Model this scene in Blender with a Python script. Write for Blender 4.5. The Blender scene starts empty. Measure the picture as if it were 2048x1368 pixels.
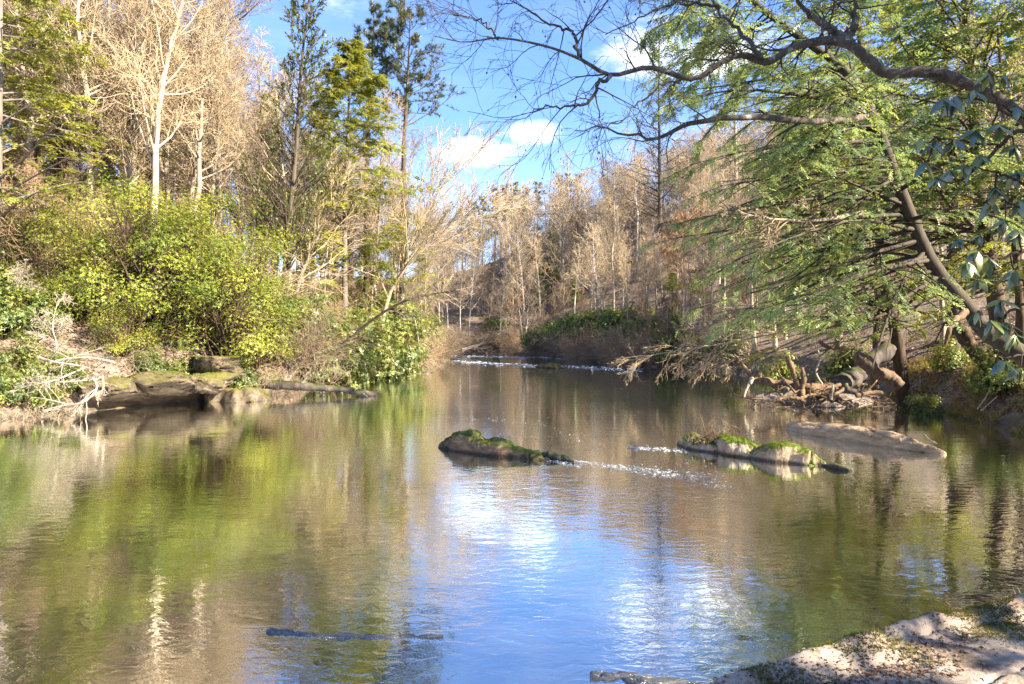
import bpy, math
import numpy as np
from mathutils import Vector, Matrix, Euler

S = bpy.context.scene
COL = S.collection
rng = np.random.default_rng(11)
PI = math.pi

# ------------------------------------------------------------------ camera
H = 3.0
F = 1365.3
HY = 670.0
cd = bpy.data.cameras.new("camera")
cd.lens = 24.0
cd.sensor_width = 36.0
cd.clip_start = 0.05
cd.clip_end = 3000
cd.shift_y = -(684 - HY) / 2048.0
cam = bpy.data.objects.new("camera", cd)
COL.objects.link(cam)
cam.location = (0, 0, H)
cam.rotation_euler = (PI / 2, 0, 0)
S.camera = cam

# ------------------------------------------------------------------ node helpers
def nd(nt, typ, ins=None, **at):
    n = nt.nodes.new(typ)
    for k, v in at.items():
        setattr(n, k, v)
    for k, v in (ins or {}).items():
        s = n.inputs[k]
        if isinstance(v, bpy.types.NodeSocket):
            nt.links.new(v, s)
        else:
            s.default_value = v
    return n

def ramp(nt, fac, stops, interp='LINEAR'):
    n = nt.nodes.new('ShaderNodeValToRGB')
    n.color_ramp.interpolation = interp
    e = n.color_ramp.elements
    while len(e) < len(stops):
        e.new(0.5)
    for el, (p, c) in zip(e, stops):
        el.position = p
        el.color = (c[0], c[1], c[2], 1) if hasattr(c, '__len__') else (c, c, c, 1)
    nt.links.new(fac, n.inputs[0])
    return n.outputs[0]

def mth(nt, op, a, b=0.0, c=0.0, clamp=False):
    n = nd(nt, 'ShaderNodeMath', {0: a, 1: b, 2: c}, operation=op)
    n.use_clamp = clamp
    return n.outputs[0]

def mix(nt, fac, a, b, typ='MIX'):
    n = nt.nodes.new('ShaderNodeMix')
    n.data_type = 'RGBA'
    n.blend_type = typ
    for s, v in ((n.inputs[0], fac), (n.inputs[6], a), (n.inputs[7], b)):
        if isinstance(v, bpy.types.NodeSocket):
            nt.links.new(v, s)
        else:
            s.default_value = v if not isinstance(v, tuple) or len(v) == 4 else v + (1,)
    return n.outputs[2]

def maprange(nt, v, a, b, c=0.0, d=1.0, smooth=True):
    n = nd(nt, 'ShaderNodeMapRange', {0: v, 1: a, 2: b, 3: c, 4: d})
    if smooth:
        n.interpolation_type = 'SMOOTHSTEP'
    return n.outputs[0]

def noise(nt, vec, scale, detail=4, rough=0.55, dist=0.0):
    return nd(nt, 'ShaderNodeTexNoise', {'Vector': vec, 'Scale': scale, 'Detail': detail, 'Roughness': rough, 'Distortion': dist}).outputs[0]

def newmat(name):
    m = bpy.data.materials.new(name)
    m.use_nodes = True
    nt = m.node_tree
    nt.nodes.clear()
    return m, nt

def finish(nt, shader):
    nt.links.new(shader, nd(nt, 'ShaderNodeOutputMaterial').inputs[0])

# ------------------------------------------------------------------ sky and sun
SUN = Vector((0.80, -0.42, 0.56)).normalized()
sun_el = math.asin(SUN.z)
sun_az = math.atan2(SUN.x, SUN.y)
W = bpy.data.worlds.new("World")
S.world = W
W.use_nodes = True
nt = W.node_tree
nt.nodes.clear()
sky = nd(nt, 'ShaderNodeTexSky', sky_type='NISHITA', sun_disc=False, sun_elevation=sun_el, sun_rotation=sun_az,
         altitude=300, air_density=1.0, dust_density=0.6, ozone_density=2.2)
geo = nd(nt, 'ShaderNodeTexCoord').outputs['Generated']
sep = nd(nt, 'ShaderNodeSeparateXYZ', {0: geo})
sx, sy, sz = sep.outputs
az = mth(nt, 'ARCTAN2', sx, sy)
el = mth(nt, 'ARCSINE', sz)
cvec = nd(nt, 'ShaderNodeCombineXYZ', {0: mth(nt, 'MULTIPLY', sx, 1.0), 1: mth(nt, 'MULTIPLY', sy, 1.0), 2: mth(nt, 'MULTIPLY', sz, 2.6)}).outputs[0]
n1 = noise(nt, cvec, 4.2, 8, 0.58, 0.15)
def blob(px, py, w, h):
    a0 = math.atan2(px - 1024, F)
    e0 = math.atan2(HY - py, math.hypot(F, px - 1024))
    dx = mth(nt, 'DIVIDE', mth(nt, 'SUBTRACT', az, a0), w / F)
    dy = mth(nt, 'DIVIDE', mth(nt, 'SUBTRACT', el, e0), h / F)
    r = mth(nt, 'SQRT', mth(nt, 'ADD', mth(nt, 'MULTIPLY', dx, dx), mth(nt, 'MULTIPLY', dy, dy)))
    return maprange(nt, r, 0.0, 1.0, 1.0, 0.0)
bl = None
for b in ((1060, 262, 150, 58), (975, 302, 150, 50), (1275, 110, 190, 85), (1440, 110, 200, 70), (1600, 250, 330, 90)):
    o = blob(*b)
    bl = o if bl is None else mth(nt, 'MAXIMUM', bl, o)
cl = mth(nt, 'ADD', n1, mth(nt, 'MULTIPLY', bl, 0.25))
cm = maprange(nt, cl, 0.60, 0.80)
shade = noise(nt, cvec, 9.0, 5, 0.6)
ccol = ramp(nt, shade, [(0.35, (3.4, 3.7, 4.4)), (0.62, (6.8, 6.8, 6.8))])
hz = maprange(nt, el, 0.0, 0.30, 0.55, 0.0, False)
skyc = mix(nt, 1.0, sky.outputs[0], (0.66, 0.80, 1.08), 'MULTIPLY')
sk2 = mix(nt, hz, skyc, (3.3, 3.8, 4.5))
veil = maprange(nt, noise(nt, nd(nt, 'ShaderNodeMapping', {0: cvec, 3: (1, 1, 2.2)}).outputs[0], 2.3, 6, 0.6), 0.40, 0.72, 0.0, 0.16)
sk2 = mix(nt, veil, sk2, (3.6, 3.8, 4.2))
fin = mix(nt, mth(nt, 'MULTIPLY', cm, 0.95), sk2, ccol)
bg = nd(nt, 'ShaderNodeBackground', {0: fin, 1: 0.083})
nt.links.new(bg.outputs[0], nd(nt, 'ShaderNodeOutputWorld').inputs[0])

sl = bpy.data.lights.new("sun", 'SUN')
sl.energy = 5.0
sl.angle = math.radians(0.5)
sl.color = (1.0, 0.87, 0.68)
so = bpy.data.objects.new("sun", sl)
COL.objects.link(so)
so.rotation_euler = SUN.to_track_quat('Z', 'Y').to_euler()
S.view_settings.view_transform = 'Standard'
S.view_settings.look = 'None'
S.view_settings.exposure = 2.25
S.view_settings.gamma = 1.0
S.view_settings.use_curve_mapping = False
S.cycles.max_bounces = 8
S.cycles.diffuse_bounces = 5
S.cycles.glossy_bounces = 3
S.cycles.transmission_bounces = 4
S.cycles.transparent_max_bounces = 8
S.cycles.sample_clamp_indirect = 4.0
S.cycles.use_denoising = True
S.cycles.denoiser = 'OPENIMAGEDENOISE'
S.cycles.denoising_prefilter = 'NONE'

# ------------------------------------------------------------------ maths helpers
Z3 = np.array([0., 0., 1.])
def unit(v):
    return v / np.maximum(np.linalg.norm(v, axis=-1, keepdims=True), 1e-9)

def pt(px, py, Y):
    """a point seen at photo pixel (px, py) and Y metres away"""
    return np.array([(px - 1024) / F * Y, Y, H - (py - HY) / F * Y])

def wl(py):
    return H * F / (py - HY)

def smooth(a, b, x):
    t = np.clip((x - a) / (b - a), 0, 1)
    return t * t * (3 - 2 * t)

def vnoise(p):
    i = np.floor(p).astype(np.int64)
    f = p - i
    u = f * f * (3 - 2 * f)
    def h(ix, iy, iz):
        n = (ix * 374761393 + iy * 668265263 + iz * 2147483647) & 0x7fffffff
        n = ((n ^ (n >> 13)) * 1274126177) & 0x7fffffff
        n = ((n ^ (n >> 16)) * 974634521) & 0x7fffffff
        return (n & 0xffff) / 65535.0
    r = 0
    for dx in (0, 1):
        for dy in (0, 1):
            for dz in (0, 1):
                w = (u[..., 0] if dx else 1 - u[..., 0]) * (u[..., 1] if dy else 1 - u[..., 1]) * (u[..., 2] if dz else 1 - u[..., 2])
                r = r + w * h(i[..., 0] + dx, i[..., 1] + dy, i[..., 2] + dz)
    return r * 2 - 1

def fbm(p, o=4):
    r, a = 0, 1.0
    for k in range(o):
        r = r + a * vnoise(p + 17.3 * k)
        p = p * 2.03
        a *= 0.5
    return r

# ------------------------------------------------------------------ mesh helpers
class MB:
    def __init__(s):
        s.v, s.f, s.t, s.n = [], [], [], 0
    def add(s, V, Fc, tint=None):
        V = np.asarray(V, float).reshape(-1, 3)
        Fc = np.asarray(Fc, np.int64)
        s.v.append(V)
        s.f.append(Fc + s.n)
        s.t.append(np.full(len(V), 0.5) if tint is None else np.broadcast_to(np.asarray(tint, float), (len(V),)))
        s.n += len(V)
        return s
    def mesh(s, name, origin=(0, 0, 0), smooth_=True):
        V = np.concatenate(s.v) - np.asarray(origin)
        me = bpy.data.meshes.new(name)
        me.vertices.add(len(V))
        me.vertices.foreach_set('co', V.astype(np.float32).ravel())
        loops = np.concatenate([f.ravel() for f in s.f]).astype(np.int32)
        tot = np.concatenate([np.full(len(f), f.shape[1]) for f in s.f]).astype(np.int32)
        st = np.concatenate([[0], np.cumsum(tot)[:-1]]).astype(np.int32)
        me.loops.add(len(loops))
        me.loops.foreach_set('vertex_index', loops)
        me.polygons.add(len(tot))
        me.polygons.foreach_set('loop_start', st)
        me.polygons.foreach_set('loop_total', tot)
        me.polygons.foreach_set('use_smooth', np.full(len(tot), smooth_))
        a = me.attributes.new('tint', 'FLOAT', 'POINT')
        a.data.foreach_set('value', np.concatenate(s.t).astype(np.float32))
        me.update()
        me.validate()
        return me

def tubes(mb, P, R, k=5, tint=None, cap=False):
    P = np.asarray(P, float)
    R = np.asarray(R, float)
    if P.ndim == 2:
        P, R = P[None], R[None]
    m, n, _ = P.shape
    T = np.empty_like(P)
    T[:, 1:-1] = P[:, 2:] - P[:, :-2]
    T[:, 0] = P[:, 1] - P[:, 0]
    T[:, -1] = P[:, -1] - P[:, -2]
    T = unit(T)
    mt = np.abs(T.mean(1))
    ref = np.eye(3)[mt.argmin(1)][:, None, :]
    A = unit(np.cross(T, ref))
    B = np.cross(T, A)
    th = np.arange(k) * 2 * PI / k
    V = P[:, :, None] + R[:, :, None, None] * (A[:, :, None] * np.cos(th)[:, None] + B[:, :, None] * np.sin(th)[:, None])
    idx = np.arange(m * n * k).reshape(m, n, k)
    a, b = idx[:, :-1], idx[:, 1:]
    q = np.stack([a, np.roll(a, -1, 2), np.roll(b, -1, 2), b], -1).reshape(-1, 4)
    mb.add(V, q, None if tint is None else np.repeat(tint, n * k))
    if cap:
        mb.f.append((idx[:, -1] + mb.n - m * n * k).astype(np.int64))
        mb.f.append((idx[:, 0][:, ::-1] + mb.n - m * n * k).astype(np.int64))

def grow(P, R, cnt, t0, t1, ang, L, n, wob=0.1, up=0.0, rr=0.6, rmin=0.01, flat=False, aj=0.2, jit=0.3, dirbias=None):
    """children of a batch of branches; returns their paths, radii and where along the parent each starts"""
    m, k, _ = P.shape
    idx = np.repeat(np.arange(m), cnt)
    M = len(idx)
    t = t0 + (t1 - t0) * (np.tile(np.arange(cnt), m) + rng.random(M)) / cnt
    f = t * (k - 1)
    i = np.minimum(f.astype(int), k - 2)
    w = (f - i)[:, None]
    a, b = P[idx, i], P[idx, i + 1]
    p = a + (b - a) * w
    tan = unit(b - a)
    r = R[idx, i] * (1 - w[:, 0]) + R[idx, i + 1] * w[:, 0]
    plen = np.linalg.norm(np.diff(P, axis=1), axis=2).sum(1)[idx]
    ln = L(t, plen) * (1 - jit + 2 * jit * rng.random(M))
    an = ang + aj * rng.standard_normal(M)
    if flat:
        side = np.where(np.arange(M) % 2, 1.0, -1.0)[:, None]
        h = unit(np.cross(tan, Z3))
        d = np.cos(an)[:, None] * tan + np.sin(an)[:, None] * side * h + 0.12 * rng.standard_normal((M, 3)) * [0.5, 0.5, 1]
    else:
        q = rng.standard_normal((M, 3))
        if dirbias is not None:
            q = q + dirbias
        q = unit(q - (q * tan).sum(1, keepdims=True) * tan)
        d = np.cos(an)[:, None] * tan + np.sin(an)[:, None] * q
    d = unit(d)
    out = np.empty((M, n, 3))
    out[:, 0] = p
    st = (ln / (n - 1))[:, None]
    for s in range(1, n):
        d = unit(d + wob * rng.standard_normal((M, 3)) + up * Z3)
        p = p + d * st
        out[:, s] = p
    r0 = np.maximum(r * rr, rmin)
    RR = r0[:, None] + (rmin * 0.7 - r0[:, None]) * np.linspace(0, 1, n)[None] ** 0.85
    return out, RR, t

def smoothpath(pts, n):
    """Catmull-Rom through the waypoints"""
    p = np.asarray(pts, float)
    p = np.concatenate([[2 * p[0] - p[1]], p, [2 * p[-1] - p[-2]]])
    m = len(p) - 3
    u = np.linspace(0, m - 1e-6, n)
    i = u.astype(int)
    t = (u - i)[:, None]
    a, b, c, d = p[i], p[i + 1], p[i + 2], p[i + 3]
    return 0.5 * (2 * b + (c - a) * t + (2 * a - 5 * b + 4 * c - d) * t ** 2 + (3 * b - a - 3 * c + d) * t ** 3)

def inst(mb, tv, tf, pos, X, N, sc, tint):
    pos, X, N = (np.asarray(q, float) for q in (pos, X, N))
    M = len(pos)
    sc = np.broadcast_to(np.asarray(sc, float), (M,))
    X = unit(X)
    Y = unit(np.cross(N, X))
    N = np.cross(X, Y)
    V = pos[:, None] + sc[:, None, None] * (tv[None, :, 0, None] * X[:, None] + tv[None, :, 1, None] * Y[:, None] + tv[None, :, 2, None] * N[:, None])
    Fc = (tf[None] + (np.arange(M) * len(tv))[:, None, None]).reshape(-1, tf.shape[1])
    mb.add(V, Fc, np.repeat(np.broadcast_to(tint, (M,)), len(tv)))

LEAF = (np.array([[0, 0, 0], [.45, .2, .05], [1, 0, -.05], [.45, -.2, .05]], float), np.array([[0, 1, 2, 3]]))
def mk_frond(ns=9):
    v, f = [], []
    for i in range(ns):
        x = 0.06 + 0.84 * i / (ns - 1)
        l = 0.40 * (1 - 0.62 * x) * (0.7 + 0.3 * math.sin(i * 2.1))
        for s in (1, -1):
            dx, dy = math.cos(0.9), s * math.sin(0.9)
            wx, wy = -dy * 0.32 / ns * (1.3 if ns < 5 else 1), dx * 0.32 / ns * (1.3 if ns < 5 else 1)
            z = -0.22 * x * x
            b = len(v)
            v += [[x, 0, z], [x + dx * l * .5 + wx, dy * l * .5 + wy, z - .012], [x + dx * l, dy * l, z - .05], [x + dx * l * .5 - wx, dy * l * .5 - wy, z - .012]]
            f.append([b, b + 1, b + 2, b + 3])
    b = len(v)
    v += [[0, 0, 0], [.5, .016, -.05], [1.04, 0, -.24], [.5, -.016, -.05]]
    f.append([b, b + 1, b + 2, b + 3])
    return np.array(v, float), np.array(f)
FROND = mk_frond(6)
FROND_S = mk_frond(4)
def mk_tuft(n=11):
    r = np.random.default_rng(3)
    v, f = [], []
    for i in range(n):
        d = unit(r.standard_normal(3) * 0.75 + [0.75, 0, 0.25])
        s = unit(np.cross(d, [0.3, 0.5, 0.8])) * 0.035
        b = len(v)
        v += [list(s), list(d), list(-s)]
        f.append([b, b + 1, b + 2])
    return np.array(v, float), np.array(f)
TUFT = mk_tuft()
def mk_blade(n=7, w=0.03, spread=0.45):
    r = np.random.default_rng(5)
    v, f = [], []
    for i in range(n):
        d = unit(r.standard_normal(3) * [spread, spread, 0.2] + [0, 0, 1.0])
        s = unit(np.cross(d, r.standard_normal(3))) * w
        h = 0.6 + 0.4 * r.random()
        b = len(v)
        e = d * h + np.array([d[0], d[1], -0.15]) * 0.35
        v += [list(s), list(-s), list(d * h * .55 - s * .6), list(e), list(d * h * .55 + s * .6)]
        f += [[b, b + 1, b + 2, b + 4]]
        f += [[b + 4, b + 2, b + 3, b + 3]]
    return np.array(v, float), np.array(f)
def mk_blade_tri(n=7, w=0.03, spread=0.45):
    r = np.random.default_rng(5)
    v, f = [], []
    for i in range(n):
        d = unit(r.standard_normal(3) * [spread, spread, 0.2] + [0, 0, 1.0])
        s = unit(np.cross(d, r.standard_normal(3))) * w
        h = 0.6 + 0.4 * r.random()
        b = len(v)
        e = d * h + np.array([d[0], d[1], -0.15]) * 0.35
        m_ = d * h * .55
        v += [list(s), list(-s), list(m_ - s * .6), list(m_ + s * .6), list(e)]
        f += [[b, b + 1, b + 2], [b, b + 2, b + 3], [b + 3, b + 2, b + 4]]
    return np.array(v, float), np.array(f)
GRASS = mk_blade_tri()
MOSS = mk_blade_tri(4, 0.06, 0.7)

# ------------------------------------------------------------------ object helpers
def obj(name, me, mat_, parent=None, loc=None, **props):
    o = bpy.data.objects.new(name, me)
    COL.objects.link(o)
    if isinstance(me, bpy.types.Mesh) and mat_ is not None and not me.materials:
        me.materials.append(mat_)
    if parent:
        o.parent = parent
    if loc is not None:
        o.location = [float(c) for c in loc]
    for k, v in props.items():
        o[k] = v
    return o

def thing(name, label, cat, loc=(0, 0, 0), group=None):
    o = bpy.data.objects.new(name, None)
    o.empty_display_size = 0.2
    COL.objects.link(o)
    o.location = [float(c) for c in loc]
    o['label'] = label
    o['category'] = cat
    if group:
        o['group'] = group
    return o

def dup(root, loc, rz, s, label, group):
    r = root.copy()
    COL.objects.link(r)
    for ch in list(root.children):
        c = ch.copy()
        COL.objects.link(c)
        c.parent = r
    setpose(r, loc, rz, s)
    r['label'] = label
    r['group'] = group
    return r

def setpose(r, loc, rz, s, tilt=0.0):
    r.location = [float(c) for c in loc]
    r.rotation_euler = (tilt * math.cos(rz * 3), tilt * math.sin(rz * 3), rz)
    r.scale = (s, s, s) if not hasattr(s, '__len__') else s

# ------------------------------------------------------------------ materials
def bark(name, c0, c1, scale=6, stretch=0.25, bump=0.4, rand=0.35, lichen=None, moss=None):
    m, nt = newmat(name)
    tc = nd(nt, 'ShaderNodeTexCoord').outputs['Object']
    mp = nd(nt, 'ShaderNodeMapping', {0: tc, 3: (1, 1, stretch)}).outputs[0]
    n_ = noise(nt, mp, scale, 6, 0.65, 0.3)
    c = ramp(nt, n_, [(0.3, c0), (0.68, c1)])
    if lichen:
        l = maprange(nt, noise(nt, tc, scale * 0.9, 5, 0.7), 0.56, 0.64)
        c = mix(nt, l, c, lichen)
    if moss:
        nz = nd(nt, 'ShaderNodeSeparateXYZ', {0: nd(nt, 'ShaderNodeNewGeometry').outputs['Normal']}).outputs[2]
        l = maprange(nt, mth(nt, 'ADD', nz, mth(nt, 'MULTIPLY', noise(nt, tc, 2.2, 4), 1.6)), 1.35, 1.75)
        c = mix(nt, l, c, moss)
    rd = nd(nt, 'ShaderNodeObjectInfo').outputs['Random']
    c = mix(nt, 1.0, c, ramp(nt, rd, [(0, ((1 - rand) * .98, 1 - rand, (1 - rand) * 1.08)), (0.5, (1, 1, 1)), (1, (1 + rand, 1 + rand * 0.9, 1 + rand * 0.6))]), 'MULTIPLY')
    bp = nd(nt, 'ShaderNodeBump', {'Strength': bump, 'Distance': 0.03, 'Height': n_})
    p = nd(nt, 'ShaderNodeBsdfPrincipled', {'Base Color': c, 'Roughness': 0.85, 'Normal': bp.outputs[0]})
    p.inputs['Specular IOR Level'].default_value = 0.25
    finish(nt, p.outputs[0])
    return m

def leafmat(name, c0, c1, c2, trans=0.35, gloss=0.04, rough=0.4, rand=0.2):
    m, nt = newmat(name)
    t = nd(nt, 'ShaderNodeAttribute', attribute_name='tint').outputs['Fac']
    c = ramp(nt, t, [(0.05, c0), (0.5, c1), (0.95, c2)])
    rd = nd(nt, 'ShaderNodeObjectInfo').outputs['Random']
    c = mix(nt, 1.0, c, ramp(nt, rd, [(0, (1 - rand, 1 - rand, 1 - rand)), (1, (1 + rand, 1 + rand * .8, 1))]), 'MULTIPLY')
    d = nd(nt, 'ShaderNodeBsdfDiffuse', {0: c})
    tr = nd(nt, 'ShaderNodeBsdfTranslucent', {0: mix(nt, 1.0, c, (1.25, 1.15, 0.6), 'MULTIPLY')})
    a = nd(nt, 'ShaderNodeMixShader', {0: trans, 1: d.outputs[0], 2: tr.outputs[0]})
    g = nd(nt, 'ShaderNodeBsdfGlossy', {'Color': (1, 1, 1, 1), 'Roughness': rough})
    b = nd(nt, 'ShaderNodeMixShader', {0: gloss, 1: a.outputs[0], 2: g.outputs[0]})
    finish(nt, b.outputs[0])
    return m

def rockmat(name, c0, c1, c2, moss=0.0, mosscol=(0.075, 0.105, 0.015), mz=(1.0, 1.35), scale=2.0, strata=0.0, wet=0.10, lich=0.0):
    m, nt = newmat(name)
    tc = nd(nt, 'ShaderNodeTexCoord').outputs['Object']
    gm = nd(nt, 'ShaderNodeNewGeometry')
    nz = nd(nt, 'ShaderNodeSeparateXYZ', {0: gm.outputs['Normal']}).outputs[2]
    wz = nd(nt, 'ShaderNodeSeparateXYZ', {0: gm.outputs['Position']}).outputs[2]
    mp = nd(nt, 'ShaderNodeMapping', {0: tc, 3: (1, 1, 1 + strata * 4), 2: (0.15, 0.2, 0)}).outputs[0]
    n_ = noise(nt, mp, scale, 8, 0.65, 0.4)
    n2 = noise(nt, tc, scale * 6, 6, 0.7)
    c = ramp(nt, mth(nt, 'ADD', mth(nt, 'MULTIPLY', n_, 0.75), mth(nt, 'MULTIPLY', n2, 0.25)), [(0.32, c0), (0.5, c1), (0.66, c2)])
    if lich:
        c = mix(nt, mth(nt, 'MULTIPLY', maprange(nt, noise(nt, tc, scale * 3.1, 5, 0.75), 0.60, 0.68), lich), c, (0.46, 0.46, 0.43))
    c = mix(nt, maprange(nt, mth(nt, 'ADD', wz, mth(nt, 'MULTIPLY', n_, 0.08)), wet * 0.6, wet * 1.5, 0.75, 0.0), c, (0.022, 0.019, 0.014))
    if moss:
        q = mth(nt, 'ADD', nz, mth(nt, 'MULTIPLY', noise(nt, tc, scale * 1.3, 5, 0.65), 1.0))
        mc = mix(nt, noise(nt, tc, 14, 4), tuple(x * 0.35 for x in mosscol), tuple(x * 1.5 for x in mosscol))
        c = mix(nt, mth(nt, 'MULTIPLY', maprange(nt, q, *mz), moss), c, mc)
    bp = nd(nt, 'ShaderNodeBump', {'Strength': 1.0, 'Distance': 0.07, 'Height': mth(nt, 'ADD', n_, mth(nt, 'MULTIPLY', n2, 0.5))})
    p = nd(nt, 'ShaderNodeBsdfPrincipled', {'Base Color': c, 'Roughness': 0.8, 'Normal': bp.outputs[0]})
    p.inputs['Specular IOR Level'].default_value = 0.3
    finish(nt, p.outputs[0])
    return m

M = {}
M['pale'] = bark('pale_bark', (0.22, 0.175, 0.13), (0.47, 0.40, 0.31), 5)
M['white'] = bark('white_bark', (0.30, 0.265, 0.235), (0.62, 0.57, 0.52), 5, rand=0.25)
M['tan'] = bark('tan_twig', (0.22, 0.165, 0.105), (0.42, 0.335, 0.22), 5, rand=0.45)
M['grey'] = bark('grey_bark', (0.13, 0.11, 0.085), (0.30, 0.25, 0.20), 6)
M['dark'] = bark('dark_bark', (0.035, 0.027, 0.02), (0.10, 0.08, 0.058), 7, rand=0.15)
M['brown'] = bark('brown_bark', (0.035, 0.023, 0.015), (0.115, 0.076, 0.048), 7, rand=0.15, moss=(0.05, 0.065, 0.018))
M['lichen'] = bark('lichen_bark', (0.04, 0.032, 0.025), (0.13, 0.105, 0.08), 7, rand=0.1, lichen=(0.25, 0.26, 0.22))
M['bleach'] = bark('bleached_wood', (0.22, 0.18, 0.135), (0.46, 0.395, 0.31), 6, rand=0.15)
M['drift'] = bark('driftwood', (0.06, 0.038, 0.022), (0.22, 0.145, 0.088), 6, 0.3, 0.9, 0.15)
M['mosslog'] = bark('mossy_log', (0.045, 0.036, 0.028), (0.15, 0.125, 0.10), 5, 0.3, 0.8, 0.1, moss=(0.06, 0.065, 0.016))
M['russet'] = bark('russet_twig', (0.19, 0.125, 0.075), (0.37, 0.26, 0.16), 5, rand=0.45)
M['laurel'] = leafmat('laurel_leaf', (0.085, 0.145, 0.025), (0.19, 0.24, 0.038), (0.31, 0.315, 0.05), 0.42, 0.02)
M['rhodo'] = leafmat('rhododendron_leaf', (0.06, 0.11, 0.03), (0.13, 0.18, 0.045), (0.25, 0.27, 0.055), 0.35, 0.035)
M['rhodo_near'] = leafmat('rhododendron_near_leaf', (0.06, 0.115, 0.06), (0.10, 0.165, 0.085), (0.20, 0.24, 0.05), 0.35, 0.12, 0.3, 0.4)
M['hemlock'] = leafmat('hemlock_needles', (0.11, 0.165, 0.055), (0.215, 0.275, 0.08), (0.36, 0.385, 0.09), 0.5, 0.03)
M['hemlock_lit'] = leafmat('hemlock_sunlit_needles', (0.14, 0.18, 0.04), (0.26, 0.29, 0.065), (0.40, 0.40, 0.09), 0.5, 0.02)  # sunlit copy of the needles, the sun's yellow put into the colour
M['hemlock_shaded'] = leafmat('hemlock_shaded_needles', (0.12, 0.20, 0.105), (0.20, 0.285, 0.135), (0.34, 0.40, 0.14), 0.5, 0.04)  # bluish cast of shaded boughs put into the needle colour
M['pine'] = leafmat('pine_needles', (0.04, 0.07, 0.045), (0.085, 0.115, 0.06), (0.16, 0.17, 0.07), 0.2, 0.04)
M['thinleaf'] = leafmat('thin_evergreen_leaf', (0.06, 0.085, 0.035), (0.12, 0.145, 0.05), (0.22, 0.22, 0.07), 0.35, 0.02)
M['yellow'] = leafmat('sunlit_leaf', (0.22, 0.23, 0.02), (0.36, 0.34, 0.03), (0.46, 0.40, 0.05), 0.5, 0.02)  # sunlight put into the leaf colour as bright yellow
M['russetleaf'] = leafmat('russet_leaf', (0.16, 0.06, 0.02), (0.28, 0.12, 0.04), (0.38, 0.20, 0.08), 0.4, 0.01)
M['dead'] = leafmat('dead_leaf', (0.09, 0.052, 0.033), (0.20, 0.125, 0.082), (0.35, 0.24, 0.17), 0.1, 0.02)
M['grass'] = leafmat('bank_grass', (0.14, 0.14, 0.045), (0.29, 0.235, 0.10), (0.42, 0.31, 0.17), 0.4, 0.01)
M['ledgemoss'] = leafmat('ledge_moss', (0.045, 0.042, 0.014), (0.125, 0.135, 0.024), (0.24, 0.23, 0.06), 0.3, 0.0)
M['mosstuft'] = leafmat('moss_tuft', (0.04, 0.065, 0.008), (0.11, 0.16, 0.016), (0.23, 0.27, 0.025), 0.3, 0.0)
M['midrock'] = rockmat('river_rock', (0.06, 0.04, 0.022), (0.17, 0.115, 0.065), (0.30, 0.22, 0.145), 1.0, mosscol=(0.06, 0.075, 0.014), mz=(0.98, 1.25), scale=2.2, strata=0.5)
M['palerock'] = rockmat('pale_mossy_rock', (0.10, 0.07, 0.04), (0.30, 0.22, 0.14), (0.50, 0.42, 0.34), 1.0, mosscol=(0.10, 0.14, 0.014), mz=(1.08, 1.25), scale=2.4)
M['slabrock'] = rockmat('sand_coloured_slab', (0.18, 0.11, 0.06), (0.44, 0.305, 0.185), (0.60, 0.46, 0.32), 0.0, scale=2.4, strata=0.8, wet=0.03)
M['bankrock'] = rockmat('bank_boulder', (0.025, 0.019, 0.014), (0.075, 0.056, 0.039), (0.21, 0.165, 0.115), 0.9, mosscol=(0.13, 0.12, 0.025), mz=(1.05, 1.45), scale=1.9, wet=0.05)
m, nt = newmat('ledge_rock')
tc = nd(nt, 'ShaderNodeTexCoord').outputs['Object']
na = noise(nt, tc, 2.2, 9, 0.68, 0.5)
nb_ = noise(nt, tc, 16, 8, 0.7)
nc = noise(nt, tc, 60, 4, 0.6)
c = ramp(nt, mth(nt, 'ADD', mth(nt, 'MULTIPLY', na, 0.68), mth(nt, 'MULTIPLY', nb_, 0.32)), [(0.32, (0.13, 0.105, 0.09)), (0.42, (0.27, 0.23, 0.205)), (0.54, (0.37, 0.325, 0.295)), (0.66, (0.45, 0.405, 0.37))])
c = mix(nt, mth(nt, 'MULTIPLY', maprange(nt, noise(nt, tc, 5.5, 8, 0.78, 0.6), 0.56, 0.64), 0.75), c, (0.50, 0.47, 0.42))
c = mix(nt, mth(nt, 'MULTIPLY', maprange(nt, noise(nt, tc, 1.3, 6, 0.7), 0.52, 0.66), 0.8), c, (0.085, 0.062, 0.035))
c = mix(nt, mth(nt, 'MULTIPLY', maprange(nt, noise(nt, tc, 3.7, 8, 0.8, 1.5), 0.57, 0.62), 0.7), c, (0.06, 0.065, 0.022))
c = mix(nt, 1.0, c, ramp(nt, nc, [(0.3, (0.88, 0.83, 0.75)), (0.7, (1.12, 1.04, 0.93))]), 'MULTIPLY')
bp = nd(nt, 'ShaderNodeBump', {'Strength': 1.0, 'Distance': 0.03, 'Height': mth(nt, 'ADD', na, mth(nt, 'ADD', mth(nt, 'MULTIPLY', nb_, 0.5), mth(nt, 'MULTIPLY', nc, 0.12)))})
p = nd(nt, 'ShaderNodeBsdfPrincipled', {'Base Color': c, 'Roughness': 0.85, 'Normal': bp.outputs[0]})
p.inputs['Specular IOR Level'].default_value = 0.2
finish(nt, p.outputs[0])
M['ledge'] = m
M['wetrock'] = rockmat('wet_rock', (0.03, 0.027, 0.022), (0.075, 0.065, 0.05), (0.15, 0.13, 0.10), 0.5, scale=2, wet=0.08)

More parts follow.
